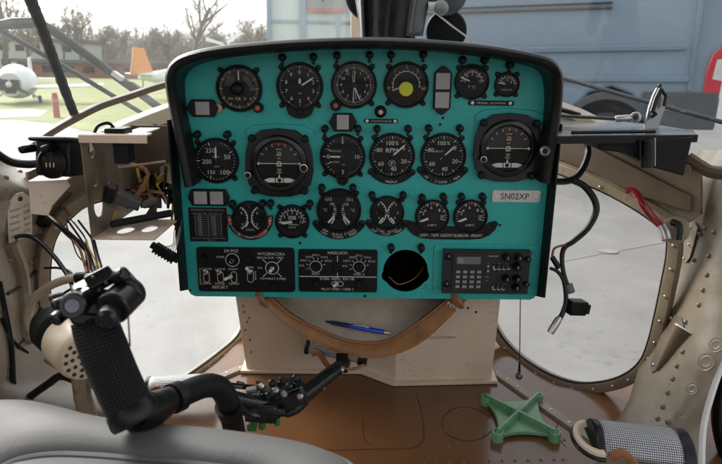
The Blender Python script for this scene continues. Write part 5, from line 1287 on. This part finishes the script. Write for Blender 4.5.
mb.tube([K(247, 391, .925), K(257, 389, .925)], .006, steel, 10); mb.build('bolts', lk)
mb = MB()
for i in range(12):
    x = 262 + 26 * math.sin(i * 2.4) * .8 + i * 1.2; y = 392 + 10 * math.cos(i * 1.9); c = K(x, y, .93)
    mb.tube([c, c + Vector((.02 * math.cos(i), -.006, .012 * math.sin(i * 1.3)))], .0028, oil, 6)
mb.build('lever_arms', lk)
mb = MB(); mb.tube([K(336, 366, 1.1), K(352, 369, 1.12), K(364, 365, 1.14)], .003, strapm, 8, 4); mb.tube([K(333, 372, 1.08), K(326, 382, 1.04), K(324, 390, 1.03)], .004, strapm, 8, 4, sx=.4); mb.tube([K(340, 368, 1.09), K(344, 370, 1.09)], .005, steel, 8); mb.box(K(342, 363, 1.12), (.022, .02, .03), black); mb.build('strap', lk)
mb = MB(); 
for x, y in ((254, 420), (277, 420), (262, 424)): mb.tube([K(x, y + 4, .93), K(x, y - 2, .925)], [.0055, .005], greend, 12)
mb.box(K(252, 426, .935), (.014, .012, .012), greend); mb.build('green_fitting', lk, bevel=.001)

# ================================================================== GREEN STAR BRACKET
gb = empty('star_bracket', oZ(519, 420, ZF), 'pale green four cornered cast bracket with cross ribs on the floor', 'bracket')
cr = [oZ(x, y, ZF) for x, y in ((486, 404), (537, 402), (554, 440), (497, 440))]
cr = [Vector((p.x, p.y, ZF + .003)) for p in cr]; cc = sum(cr, Vector()) / 4
mb = MB(); out = []
for i in range(4):
    a, b = cr[i], cr[(i + 1) % 4]
    for k in range(8):
        t = k / 8; m_ = a.lerp(b, t); pull = .17 * math.sin(PI * t) ** .9; q = m_.lerp(cc, pull); out.append(q + (a - cc).normalized() * (.010 if k == 0 else 0))
mb.prismv(out, Vector((0, 0, .008)), greenm); mb.build('plate', gb, bevel=.0015)
for i in (0, 1):
    mb = MB(); a, b = cr[i] + Vector((0, 0, .016)), cr[i + 2] + Vector((0, 0, .016)); n = (b - a).cross(Vector((0, 0, 1))).normalized() * .0032
    mb.prismv([a + n, b + n, b - n, a - n], Vector((0, 0, .0045 if i else .0042)), greenm)
    mb.prismv([a + n * 1.0 - Vector((0, 0, .012)), b + n * 1.0 - Vector((0, 0, .012)), b - n - Vector((0, 0, .012)), a - n - Vector((0, 0, .012))], Vector((0, 0, .012)), greenm); mb.build('rib', gb, bevel=.001)
for c in cr:
    mb = MB(); mb.lathe([(.0115, -.003), (.0112, .012), (.0100, .0155), (.0075, .0155), (.0065, .0125), (.0003, .012)], Matrix.Translation(c), greenm, 22); mb.lathe([(.0052, .012), (.0052, .0145), (.0036, .0158), (.0003, .0158)], Matrix.Translation(c), greend if c is cr[0] else greenm, 6); mb.build('boss', gb)

# ================================================================== COVERED FAN ABOVE THE HOOD
fn = empty('covered_fan', oD(405, 45, 1.02), 'black leather covered fan with two round discs above the panel hood', 'fan')
DF = 1.12
softb = mat('soft_black_leather', (.005, .005, .0055), .30, spec=.4, var=.3, bump=.3, bs=50)
greyl = mat('grey_leather', (.06, .062, .062), .45, var=.25, vs=25, bump=.5, bs=45)
def drape(cols, m, d, parent, name, y0=-30, y1=40, amp=.008, fr=3.):
    mb = MB(); rows = []
    for j in range(15):
        t = j / 14; y = y0 + (y1 - y0) * t; row = []
        for k in range(25):
            s = k / 24; xl_, xr_ = cols[0] + (cols[2] - cols[0]) * t, cols[1] + (cols[3] - cols[1]) * t
            row.append(oD(xl_ + (xr_ - xl_) * s, y, d - amp * math.sin(s * PI * fr + t) - .03 * math.sin(PI * s)))
        rows.append(row)
    mb.loft(rows, m); return mb.build(name, parent, solid=.003, smooth=80)
drape((350, 420, 362, 414), softb, DF, fn, 'cover', -40, 42, .016, 2.3)
drape((416, 436, 406, 422), greyl, DF - .03, fn, 'cover_fold', -40, 36, .006, 2.3)
drape((357, 362, 361.5, 365), greyl, DF - .02, fn, 'cover_edge', -40, 42, .001, 1)
for x, y, r, d, m in ((372, -6, 27, DF + .03, softb), (446, -6, 21, DF - .01, mat('grey_disc', (.085, .085, .095), .35)), (446, 31, 20.5, DF + .03, blackm)):
    mb = MB(); c = oD(x, y, d); mb.lathe([(r * d / FPX, -.010), (r * d / FPX, .004), (r * d / FPX * .93, .008), (r * d / FPX * .5, .011), (.0003, .012)], frame(c, CAM - c), m, 36); mb.build('fan_disc', fn)
mb = MB(); mb.ball(oD(441, 8, DF - .04), .014, mat('light_grey_plastic', (.24, .245, .26), .3), 16, 10); mb.tube([oD(428, 6, DF - .04), oD(440, 6, DF - .04)], .007, sealw, 10); mb.build('hub', fn)
mb = MB(); mb.tube([oD(432, 10, DF - .05), oD(452, 26, DF - .02), oD(470, 39, DF + .0), oD(474, 44, DF + .0)], .0016, steel, 8); mb.tube([oD(405, 30, DF), oD(400, 50, DF + .0), oD(395, 80, DF)], .02, blackm, 10); mb.build('stay_rod', fn)

# ================================================================== OUTSIDE THE WINDSCREEN
wp = MB(); wp.tube([SRp(548, 74, .075), SRp(566, 79, .075), SRp(640, 100, .075), SRp(740, 127, .075)], [.0045, .0045, .004], mat('wiper_black', (.02, .02, .02), .35), 10)
wp.tube([SRp(566, 77.5, .078), SRp(640, 98.5, .078), SRp(740, 125.5, .078)], .0012, steel, 6)
tag(wp.build('wiper_arm', None), 'thin black wiper arm slanting across the right windscreen', 'wiper arm')
st = empty('mirror_strut', SLp(40, 25, .2), 'grey metal strut frame outside the left windscreen', 'strut')
mb = MB(); gal = mat('grey_strut_metal', (.085, .088, .09), .38, metal=.5, var=.2)
mb.tube([SLp(34, 22, .2), SLp(52, 30, .2), SLp(110, 72, .2), SLp(175, 119, .2)], [.0105, .0098, .0095], gal, 12); mb.box(SLp(118, 76, .185), (.024, .02, .010), sealw, Euler((0, R_(35), 0)).to_matrix()); mb.box(SLp(136, 88, .188), (.03, .02, .012), groove, Euler((0, R_(35), 0)).to_matrix()); mb.build('main_strut', st)
mb = MB(); mb.tube([SLp(-30, 16, .2), SLp(0, 30, .2), SLp(70, 70, .2), SLp(155, 121, .2)], .0052, gal, 10); mb.build('thin_strut', st)
mb = MB(); mb.tube([SLp(-40, 34, .2), SLp(0, 25, .2), SLp(12, 23.5, .2), SLp(38, 22.5, .2)], [.008, .0085, .011, .011], gal, 12); mb.build('cross_strut', st)

# ================================================================== put the helicopter at its parked attitude
for o in COCKPIT:
    if o.parent is None: o.matrix_basis = TILT @ o.matrix_basis
# ================================================================== OUTDOORS (level ground, z = 0)
def G0(px, py, z=0.): return gZ(px, py, z)
tarm = mat('pale_concrete', (.225, .211, .202), .72, var=.1, vs=1.3, bump=.6, bs=38, col2=(.145, .135, .128), detail=14, rv=.15, speck=.4, sps=14)
grassm = mat('grass_green', (.215, .225, .026), .85, var=.25, vs=.9, bump=.9, bs=9, col2=(.13, .155, .025), detail=10)
pathm = mat('path_grey', (.36, .34, .32), .85, var=.1, vs=2)
mb = MB(); mb.poly([(-300, -120, 0), (300, -120, 0), (300, 500, 0), (-300, 500, 0)], tarm); struct(mb.build('ground', None, loc=(0, 0, 0)), 'pale concrete apron around the helicopter')
def flat(name, pts, z, m, label):
    mb = MB(); mb.poly([Vector((p.x, p.y, z)) for p in pts], m); o = mb.build(name, None); struct(o, label); return o
nr = [G0(x, y) for x, y in ((-60, 121), (10, 119), (60, 124), (90, 132), (130, 137), (320, 138))]
far_ = [Vector((40, 140, 0)), Vector((-160, 140, 0)), Vector((-90, 30, 0))]
flat('lawn', nr + far_, .006, grassm, 'yellow green lawn where the aircraft are parked')
pth = [G0(x, y) for x, y in ((-60, 113), (0, 110), (30, 109), (48, 111), (40, 117), (0, 118.5), (-60, 120))]
flat('path', pth, .012, pathm, 'grey path at the edge of the lawn')
# painted mark and a pale joint on the apron
mb = MB(); wl = mat('pale_joint', (.235, .221, .212), .8, var=.1)
P = [G0(x, y) for x, y in ((560, 262), (590, 256), (612, 252), (640, 247), (690, 238))]
for a, b in zip(P, P[1:]):
    n = (b - a).cross(Vector((0, 0, 1))).normalized() * .006; mb.poly([Vector((q.x, q.y, .004)) for q in (a + n, b + n, b - n, a - n)], wl)
c = G0(608, 252); mb.poly([Vector((c.x + .075 * math.cos(2 * PI * k / 20), c.y + .055 * math.sin(2 * PI * k / 20), .008)) for k in range(20)], wl)
struct(mb.build('painted_line', None), 'pale joint line and round spot on the concrete apron')

# ---- van
vb = mat('van_blue_grey', (.165, .23, .305), .28, var=.04, vs=2, coat=1.); vdark = mat('van_grey_plastic', (.075, .085, .095), .6, var=.1); vglass = mat('van_dark_glass', (.02, .025, .03), .1, coat=.5)
vred = mat('tail_red', (.55, .02, .03), .25, coat=.5); vclear = mat('tail_clear', (.62, .62, .62), .25, coat=.5); vor = mat('reflector_orange', (.62, .20, .06), .4); tyre = mat('tyre', (.025, .025, .027), .7)
corner = gD(718, 100, 8.0); corner.z = 0
yaw = R_(22)
dirv = Vector((-math.cos(yaw), math.sin(yaw), 0)); inw = Vector((math.sin(yaw), math.cos(yaw), 0))
van = empty('parked_van', corner + dirv * 2.7 + inw, 'large blue grey panel van parked on the right outside', 'van', cockpit=False)
def V(a, b, z): return corner + (dirv * a + inw * b + Vector((0, 0, z))) * VSC      # a along body from rear, b into the body
VSC = 1.12
VB = Matrix(((dirv.x, 0, inw.x, corner.x), (dirv.y, 0, inw.y, corner.y), (0, 1, 0, 0), (0, 0, 0, 1))) @ Matrix.Scale(VSC, 4)
side = [(.0, .55), (.70, .50), (.80, .72), (.95, .93), (1.2, 1.02), (1.45, .93), (1.60, .72), (1.70, .45), (3.75, .45), (3.82, .70), (4.0, .92), (4.25, .98), (4.5, .92), (4.68, .7), (4.75, .45), (5.45, .5), (5.5, .95), (5.3, 1.2), (4.75, 1.35), (4.1, 2.35), (3.9, 2.52), (.15, 2.55), (.03, 2.45)]
mb = MB()
a_ = [mb.bm.verts.new(VB @ Vector((x, z, .0 if z < 1.6 else .10 * (z - 1.6) / .95))) for x, z in side]; b_ = [mb.bm.verts.new(VB @ Vector((x, z, 1.95 if z < 1.6 else 1.95 - .10 * (z - 1.6) / .95))) for x, z in side]
mb.f(a_, vb); mb.f(b_[::-1], vb)
for i in range(len(side)): mb.f([a_[i], a_[(i + 1) % len(side)], b_[(i + 1) % len(side)], b_[i]], vb)
mb.build('body', van, bevel=.05, bseg=3)
def vstrip(name, pts, m, th=.02, off=-.012, bevel=.006):
    mb = MB(); mb.prism(pts, VB, off - th, off, m); return mb.build(name, van, bevel=bevel)
vstrip('side_cladding', [(.0, .55), (.66, .52), (.74, .74), (.84, .92), (.82, .97), (.0, .99)], vdark); vstrip('side_cladding', [(1.75, .48), (3.7, .48), (3.7, .74), (1.72, .78)], vdark)
mb = MB(); mb.box(V(.02, .975, .74), (.12, 1.9, .44), vdark, Matrix.Rotation(-yaw, 3, 'Z')); mb.build('bumper', van, bevel=.03)
# pressed creases, sliding door rail and seams: raised bars along the side
def bar(p, q, w, th, m, name):
    d = (Vector(q) - Vector(p)).normalized(); n = Vector((-d.y, d.x)) * w / 2; mb = MB()
    mb.prism([Vector(p) + n, Vector(q) + n, Vector(q) - n, Vector(p) - n], VB, -th, .004 if q[1] < 1.65 else .09, m); return mb.build(name, van, bevel=min(w * .45, th * .9, .02), bseg=3)
bar((.42, 1.50), (3.2, 1.42), .075, .032, vb, 'crease'); bar((.34, 1.13), (3.3, 1.06), .075, .032, vb, 'crease')
bar((1.3, 1.96), (4.0, 1.90), .022, .004, vdark, 'door_rail'); bar((1.3, 2.02), (4.0, 1.96), .012, .003, vdark, 'door_rail')
mb = MB(); mb.prism([(.30, 1.0), (.345, 1.0), (.375, 2.3), (.33, 2.3)], VB, -.006, .06, vb); mb.build('rear_pillar_seam', van, bevel=.003)
mb = MB(); mb.prism(rrect(2.05, 1.18, 2.25, 1.38, .04), VB, -.006, .02, vb); mb.build('fuel_flap', van, bevel=.003)
lt = [(.0, .93), (.165, .93), (.175, 1.22), (.14, 1.42), (.04, 1.53), (-.02, 1.56)]
mb = MB(); mb.prism(lt, VB, -.03, .25, vred); tl = mb.build('tail_light', van, bevel=.012)
mb = MB(); mb.prism([(-.01, 1.12), (.10, 1.14), (.085, 1.36), (-.01, 1.38)], VB, -.036, -.028, vclear); mb.build('clear_lens', tl, bevel=.003)
vstrip('side_reflector', [(.46, .76), (.60, .76), (.60, .815), (.46, .815)], vor, .012, -.03, .003)
for wx in (1.2, 4.25):
    Mw_ = VB @ Matrix.Translation((wx, .35, .02))
    mb = MB(); mb.lathe([(.20, -.005), (.30, -.03), (.345, -.02), (.35, .08), (.345, .2), (.20, .22)], Mw_, tyre, 40); w = mb.build('wheel', van)
    mb = MB(); mb.lathe([(.215, -.006), (.20, -.02), (.18, .02), (.09, .03), (.07, -.005), (.001, -.008)], Mw_, mat('wheel_steel', (.24, .25, .26), .4, metal=.4), 32); mb.build('rim', w)
    mb = MB(); ar = [(wx + q * math.cos(R_(a)), .37 + q * .98 * math.sin(R_(a))) for q, aa in ((.60, range(12, 169, 12)), (.50, range(168, 11, -12))) for a in aa]
    mb.prism(ar, VB, -.03, .02, vdark); mb.build('arch_trim', van, bevel=.01)
    mb = MB(); mb.lathe([(.60, .03), (.60, .4), (.01, .42)], VB @ Matrix.Translation((wx, .42, 0)), tyre, 28); mb.build('wheel_well', van)
mb = MB(); mb.prism([(4.05, 1.45), (4.72, 1.42), (4.25, 2.2), (4.05, 2.25)], VB, -.006, .06, vglass); mb.build('side_window', van)

# ---- light aircraft
awhite = mat('aircraft_white', (.78, .78, .77), .4, var=.05); aor = mat('aircraft_orange', (.72, .25, .03), .45, var=.06); adark = mat('engine_dark', (.03, .03, .03), .5)
def aircraft(loc, heading, tail, label, name='light_aircraft', s=1., open_engine=False):
    e = empty(name, loc, label, 'aircraft', 'light aircraft parked on the lawn', cockpit=False)
    M = Matrix.Translation(loc) @ Matrix.Rotation(heading, 4, 'Z') @ Matrix.Scale(s, 4)          # local +Y = nose
    def T(p): return M @ Vector(p)
    mb = MB()
    mb.tube([T(p) for p in ((0, -3.4, 1.05), (0, -2.2, 1.0), (0, -.6, 1.05), (0, .6, 1.1), (0, 1.6, 1.05), (0, 2.3, 1.0))], [.10, .26, .48, .52, .45, .34], awhite, 20, 4); mb.build('fuselage', e, smooth=60)
    mb = MB(); mb.ball(T((0, .35, 1.56)), .47 * s, vglass, 18, 10, (.92, 1.9, .85), Matrix.Rotation(heading, 3, 'Z')); mb.build('canopy', e)
    for sd in (-1, 1):
        mb = MB(); sec_ = [(.8, 0), (.6, .09), (.1, .11), (-.7, .02), (.1, -.04), (.6, -.05)]; rows = []
        for x, k, dz in ((.3, 1, 0), (2.0, .95, .07), (3.9, .8, .16), (4.3, .62, .2)): rows.append([T((sd * x, .5 + y * k, .78 + dz + z * k)) for y, z in sec_ + sec_[:1]])
        R2 = mb.loft(rows, awhite); mb.f(R2[-1][:-1], awhite); mb.build('wing', e, smooth=50)
        mb = MB(); mb.prism([(sd * .05, -3.5), (sd * 1.3, -3.45), (sd * 1.3, -2.95), (sd * .05, -2.8)], M @ Matrix.Translation((0, 0, 1.15)), -.025, .025, awhite); mb.build('tailplane', e, bevel=.01)
        mb = MB(); mb.tube([T((sd * .35, .7, .8)), T((sd * 1.0, .8, .22))], [.06 * s, .045 * s], awhite, 10); mb.build('gear_leg', e)
        mb = MB(); Mx = M @ Matrix(((0, 0, 1, sd * 1.05), (1, 0, 0, .8), (0, 1, 0, .2), (0, 0, 0, 1))); mb.lathe([(.05, -.07), (.19, -.06), (.2, 0), (.19, .06), (.05, .07)], Mx, tyre, 20); mb.build('wheel', e)
    mb = MB(); mb.lathe([(.475, -.04), (.485, 0), (.475, .04)], M @ Matrix.Translation((0, 1.25, 1.08)) @ Matrix.Rotation(R_(-90), 4, 'X'), adark, 24); mb.tube([T((-.2, 1.9, .62)), T((-.2, 1.6, .52))], .05 * s, adark, 8); mb.build('cowl_band', e)
    mb = MB(); Mx = M @ Matrix(((0, 0, 1, 0), (1, 0, 0, 0), (0, 1, 0, 0), (0, 0, 0, 1)))
    mb.prism([(-2.6, 1.1), (-2.95, 2.0), (-3.05, 2.35), (-3.6, 2.35), (-3.85, 1.1)], Mx, -.05, .05, tail); mb.build('fin', e, bevel=.02)
    mb = MB(); Mx2 = M @ Matrix(((0, 0, 1, 0), (1, 0, 0, -3.3), (0, 1, 0, .14), (0, 0, 0, 1))); mb.lathe([(.02, -.03), (.13, -.03), (.14, 0), (.13, .03), (.02, .03)], Mx2, tyre, 16); mb.tube([T((0, -3.2, .9)), T((0, -3.3, .16))], .03 * s, adark, 8); mb.build('tail_wheel', e)
    mb = MB(); mb.ball(T((0, 2.45, 1.0)), .16 * s, awhite, 14, 8, (1, 1.5, 1), Matrix.Rotation(heading, 3, 'Z'))
    mb.prism([(-.95, -.06), (-.1, -.09), (.1, -.09), (.95, -.06), (.95, .06), (.1, .09), (-.1, .09), (-.95, .06)], M @ Matrix.Translation((0, 2.4, 1.0)) @ Matrix.Rotation(R_(90), 4, 'X') @ Matrix.Rotation(.5, 4, 'Z'), -.02, .02, adark); mb.build('propeller', e)
    if open_engine:
        mb = MB()
        for sd in (-1, 1): mb.box(T((sd * .26, 2.28, .98)), (.42 * s, .42 * s, .52 * s), adark, Matrix.Rotation(heading, 3, 'Z'))
        mb.box(T((0, 2.25, .66)), (.5 * s, .2 * s, .22 * s), adark, Matrix.Rotation(heading, 3, 'Z')); mb.build('engine', e, bevel=.03)
    return e
b = gZ(143, 99); aircraft(Vector((b.x, b.y, .006)) + Vector((1.62, 2.0, 0)), R_(-42), aor, 'white light aircraft with orange fin seen from behind on the lawn', s=.76)
b = gZ(22, 102); aircraft(Vector((b.x, b.y, .006)), R_(180 + 18), awhite, 'white light aircraft with open dark engine facing the helicopter', s=.58, open_engine=True)
# ---- helicopter tail with white tail rotor behind the hood
b = gD(226, 45, 24); hb = Vector((b.x, b.y, 0))
ph = empty('parked_helicopter', hb, 'white tail rotor of a parked helicopter seen over the hood', 'helicopter', cockpit=False)
zz = b.z
mb = MB(); mb.tube([hb + Vector((4.6, .4, zz - .9)), hb + Vector((2.6, .3, zz - .45)), hb + Vector((.2, .1, zz - .12))], [.55, .28, .13], awhite, 16, 4); mb.build('tail_boom', ph)
mb = MB(); mb.tube([hb + Vector((4.2, .4, zz - .85)), hb + Vector((5.4, .5, zz - 1.0)), hb + Vector((6.8, .6, zz - 1.2))], [.5, .95, .6], awhite, 18, 4); mb.build('cabin', ph)
mb = MB(); mb.tube([hb + Vector((5.2, .5, zz - 1.6)), hb + Vector((5.2, .2, .2))], .06, adark, 8); mb.tube([hb + Vector((6.4, .5, zz - 1.6)), hb + Vector((6.4, .2, .2))], .06, adark, 8); mb.tube([hb + Vector((.4, .1, zz - .2)), hb + Vector((.4, .1, .1))], .04, adark, 8); mb.tube([hb + Vector((4.6, .2, .1)), hb + Vector((7.2, .2, .1))], .08, adark, 8); mb.build('landing_skid', ph)
for a in (38, 165, 218, 345):
    mb = MB(); d = Vector((math.cos(R_(a)), 0, math.sin(R_(a)))); n = Vector((-d.z, 0, d.x)) * .075; c = hb + Vector((0, -.05, zz)); mb.prismv([c + d * .08 + n * .6, c + d * .8 + n, c + d * .82 - n, c + d * .08 - n * .6], Vector((0, -.03, 0)), awhite); mb.build('rotor_blade', ph, bevel=.008)
# ---- red post
b = gZ(57, 117.5); mb = MB(); mb.tube([b, b + Vector((0, 0, .5)), b + Vector((0, 0, .58))], [.075, .07, .05], mat('post_red', (.55, .09, .07), .5), 14); mb.tube([b + Vector((0, 0, .36)), b + Vector((0, 0, .43))], .078, mat('post_pale', (.55, .30, .28), .5), 14)
tag(mb.build('marker_post', None), 'short red marker post at the edge of the lawn', 'post', cockpit=False)

# ---- far buildings
brick = mat('brick_red', (.36, .155, .11), .85, var=.2, vs=6); plas = mat('pale_plaster', (.55, .55, .54), .8, var=.06); roofm = mat('roof_grey', (.16, .15, .15), .8)
def building(name, label, c, w, d, h, m, rows, cols, roof=.6, yaw_=0.):
    e = empty(name, c, label, 'building', cockpit=False); M = Matrix.Translation(c) @ Matrix.Rotation(yaw_, 4, 'Z')
    mb = MB(); mb.prism([(-w / 2, 0), (w / 2, 0), (w / 2, d), (-w / 2, d)], M, 0, h, m); mb.build('wall', e)
    mb = MB(); mb.prism([(-w / 2 - .3, -.3), (w / 2 + .3, -.3), (w / 2 + .3, d + .3), (-w / 2 - .3, d + .3)], M, h, h + roof, roofm); mb.build('roof', e)
    for r in range(rows):
        for k in range(cols):
            x = -w / 2 + w * (k + .5) / cols; z = h * (r + .35) / rows; q = w / cols * .28; mb = MB()
            mb.prism([(x - q, z), (x + q, z), (x + q, z + h / rows * .42), (x - q, z + h / rows * .42)], M @ Matrix(((1, 0, 0, 0), (0, 0, -1, 0), (0, 1, 0, 0), (0, 0, 0, 1))), .01, .06, vglass); mb.build('window', e)
c = gD(110, 80, 46); building('brick_building', 'long low red brick building behind the parked aircraft', Vector((c.x, c.y, 0)), 14, 6, 1.05, brick, 1, 9, .25)
c = gD(38, 70, 66); building('house', 'pale plastered house behind the bare trees at far left', Vector((c.x, c.y, 0)), 8.5, 7, 3.1, plas, 2, 5, .35)
# ---- pale hangar with banner
hgm = mat('hangar_pale_sheet', (.66, .72, .74), .5, var=.06, vs=1.5); hgb = mat('hangar_blue_post', (.30, .40, .50), .5)
c = gD(312, 40, 20); hg = empty('hangar', Vector((c.x, c.y, 0)), 'pale translucent hangar with blue posts left of the covered fan', 'hangar', cockpit=False)
def HX(px): return gD(px, 40, 20).x
yh = c.y
mb = MB(); mb.prismv([Vector((HX(269), yh, 0)), Vector((HX(400), yh, 0)), Vector((HX(400), yh, 6)), Vector((HX(269), yh, 6))], Vector((0, 5, 0)), hgm); mb.build('wall', hg)
for px, w in ((269.5, .14), (303, .22), (338, .14), (360, .14)):
    mb = MB(); mb.box(Vector((HX(px), yh - .06, 3)), (w, .12, 6), hgb); mb.build('post', hg)
mb = MB(); mb.box(Vector((HX(335), yh - .04, gD(300, 22, 20).z)), (HX(400) - HX(270), .06, .08), hgb); mb.box(Vector((HX(335), yh, 6.05)), (HX(402) - HX(267), .3, .12), hgb); mb.build('cross_rail', hg)
bn = MB(); z1_, z0_ = gD(325, -22, 19.9).z, gD(325, 13, 19.9).z; zr = gD(325, 9, 19.9).z
bn.prismv([Vector((HX(308), yh - .16, zr)), Vector((HX(345), yh - .16, zr)), Vector((HX(345), yh - .16, z1_)), Vector((HX(308), yh - .16, z1_))], Vector((0, .02, 0)), mat('banner_grey', (.30, .32, .33), .7))
bn.prismv([Vector((HX(308), yh - .16, z0_)), Vector((HX(345), yh - .16, z0_)), Vector((HX(345), yh - .16, zr)), Vector((HX(308), yh - .16, zr))], Vector((0, .02, 0)), mat('banner_red', (.55, .16, .18), .7))
bn.prismv([Vector((HX(322), yh - .175, gD(325, 3, 19.9).z)), Vector((HX(323.5), yh - .175, gD(325, 3, 19.9).z)), Vector((HX(326), yh - .175, gD(325, -9, 19.9).z)), Vector((HX(324), yh - .175, gD(325, -9, 19.9).z))], Vector((0, .01, 0)), adark)
tag(bn.build('banner', None), 'grey banner with a red lower border on the pale hangar', 'banner', cockpit=False)

# ---- bare trees
barkm = mat('bark_grey', (.15, .125, .105), .9, var=.25, vs=8)
twigm = mat('twig_brown', (.27, .235, .21), .9, var=.25, vs=4)  # lightened tone puts the haze over the trees into the twig colour
def bare_tree(base, H, label, seed, dens=1., lean=0., group='bare trees beyond the lawn', twr=1.):
    rnd = random.Random(seed); e = empty('bare_tree', base, label, 'tree', group, cockpit=False)
    tb = MB(); cb_ = MB(); tips = []
    def grow(p, d, L, r, lev):
        n = 4; pts = [p.copy()]; q = p.copy(); dd = d.copy()
        for i in range(n):
            dd = (dd + Vector((rnd.gauss(0, .12), rnd.gauss(0, .12), rnd.gauss(.03, .08)))).normalized(); q = q + dd * L / n; pts.append(q.copy())
        (tb if lev < 2 else cb_).tube(pts, [r, r * .55], barkm if lev < 2 else twigm, 7 if lev < 2 else 3)
        if lev >= 4: return
        k = [9, 6, 6, 6][lev]; k = max(2, int(k * dens))
        for i in range(k):
            t = rnd.uniform(.35 if lev == 0 else .2, 1); z = min(n - 1, int(t * n)); o_ = pts[z].lerp(pts[z + 1], t * n - z)
            ang = rnd.uniform(0, 2 * PI); up = Vector((math.cos(ang), math.sin(ang), rnd.uniform(.2, 1.1))).normalized()
            grow(o_, (dd * .5 + up * .8).normalized(), L * rnd.uniform(.42, .62), max(r * rnd.uniform(.3, .45), .008 * twr), lev + 1)
    grow(Vector(base), Vector((lean, 0, 1)).normalized(), H * .55, H * .022, 0)
    tb.build('trunk', e); cb_.build('crown', e)
k = 0
for px, d, H, lb, dn in ((8, 38, 9.5, 'tall bare tree at the left edge behind the white aircraft', 1.0), (30, 56, 8, 'bare tree beside the pale house', 1.0), (62, 52, 7.5, 'bare tree right of the pale house', 1.), (84, 60, 9, 'bare tree above the brick building, left of the orange fin', 1.), (108, 55, 6.5, 'low bushy bare tree just left of the orange fin', 1.1),
                         (128, 64, 7.0, 'bare tree directly behind the orange fin', 1.1), (150, 58, 6.0, 'low bare tree right of the orange fin', 1.1), (172, 60, 7.5, 'bare tree over the left corner of the hood', 1.1), (192, 48, 11, 'tall slender bare tree over the left part of the hood', .9), (214, 62, 7.2, 'bare tree behind the white tail rotor', 1.1), (236, 58, 7.4, 'bare tree right of the white tail rotor', 1.1), (256, 54, 8, 'bare tree beside the pale hangar', 1.1), (-14, 50, 9, 'bare tree partly cut by the left picture edge', 1.)):
    b = gD(px, 75, d); k += 1; H *= .72 if H < 9 else .95; bare_tree(Vector((b.x, b.y, 0)), H, lb, 40 + k, dn, twr=1.6)
# distant wood
wm = mat('distant_wood', (.31, .265, .24), .95, var=.3, vs=.8)
mb = MB(); rnd = random.Random(3)
for i in range(950):
    px = rnd.uniform(-60, 300); d = rnd.uniform(75, 100); b = gD(px, 75, d); h = rnd.uniform(2.6, 6.0); b.z = 0
    mb.tube([b, b + Vector((rnd.gauss(0, .2), 0, h * .6)), b + Vector((rnd.gauss(0, .5), 0, h))], [.16, .1, .03], wm, 4)
    for j in range(10):
        t = rnd.uniform(.25, 1); c = b + Vector((0, 0, h * t)); a = rnd.uniform(0, 2 * PI); mb.tube([c, c + Vector((math.cos(a) * 1.3, math.sin(a) * .6, rnd.uniform(.1, 1.2)))], [.05, .012], wm, 3)
struct(mb.build('distant_wood', None), 'hazy band of bare woods along the horizon', 'woods', kind='stuff')

# ================================================================== WORLD, SUN, CAMERA
w = bpy.data.worlds.new('World'); scn.world = w; w.use_nodes = True
N = w.node_tree.nodes; L = w.node_tree.links; bg = N['Background']
sky = N.new('ShaderNodeTexSky'); sky.sky_type = 'NISHITA'; sky.sun_disc = False
SUN_EL, SUN_AZ = R_(30), R_(-48)                        # from the left, veiled by cloud
sky.sun_elevation = SUN_EL; sky.sun_rotation = SUN_AZ; sky.air_density = 1.2; sky.dust_density = 5.0; sky.ozone_density = 1.0
hs_ = N.new('ShaderNodeHueSaturation'); hs_.inputs['Saturation'].default_value = .2
L.new(sky.outputs[0], hs_.inputs['Color']); L.new(hs_.outputs[0], bg.inputs['Color']); bg.inputs['Strength'].default_value = .15
sl = bpy.data.lights.new('sun', 'SUN'); sl.energy = 1.0; sl.angle = R_(24); sl.color = (1, .96, .90)
so = bpy.data.objects.new('sun', sl); COL.objects.link(so)
sd_ = Vector((math.sin(SUN_AZ) * math.cos(SUN_EL), math.cos(SUN_AZ) * math.cos(SUN_EL), math.sin(SUN_EL)))
so.rotation_euler = sd_.to_track_quat('Z', 'Y').to_euler(); so.location = sd_ * 30
cd = bpy.data.cameras.new('camera'); co = bpy.data.objects.new('camera', cd); COL.objects.link(co)
co.matrix_world = Matrix.Translation(CAM) @ RW.to_4x4()
cd.sensor_fit = 'HORIZONTAL'; cd.sensor_width = 36; cd.lens = 36 * FPX / 722; cd.clip_start = .02; cd.clip_end = 1500
cd.dof.use_dof = True; cd.dof.focus_distance = 1.07; cd.dof.aperture_fstop = 9.0
scn.camera = co
scn.view_settings.view_transform = 'Standard'; scn.view_settings.look = 'None'; scn.view_settings.gamma = 1; scn.view_settings.use_curve_mapping = False
scn.view_settings.exposure = 1.28
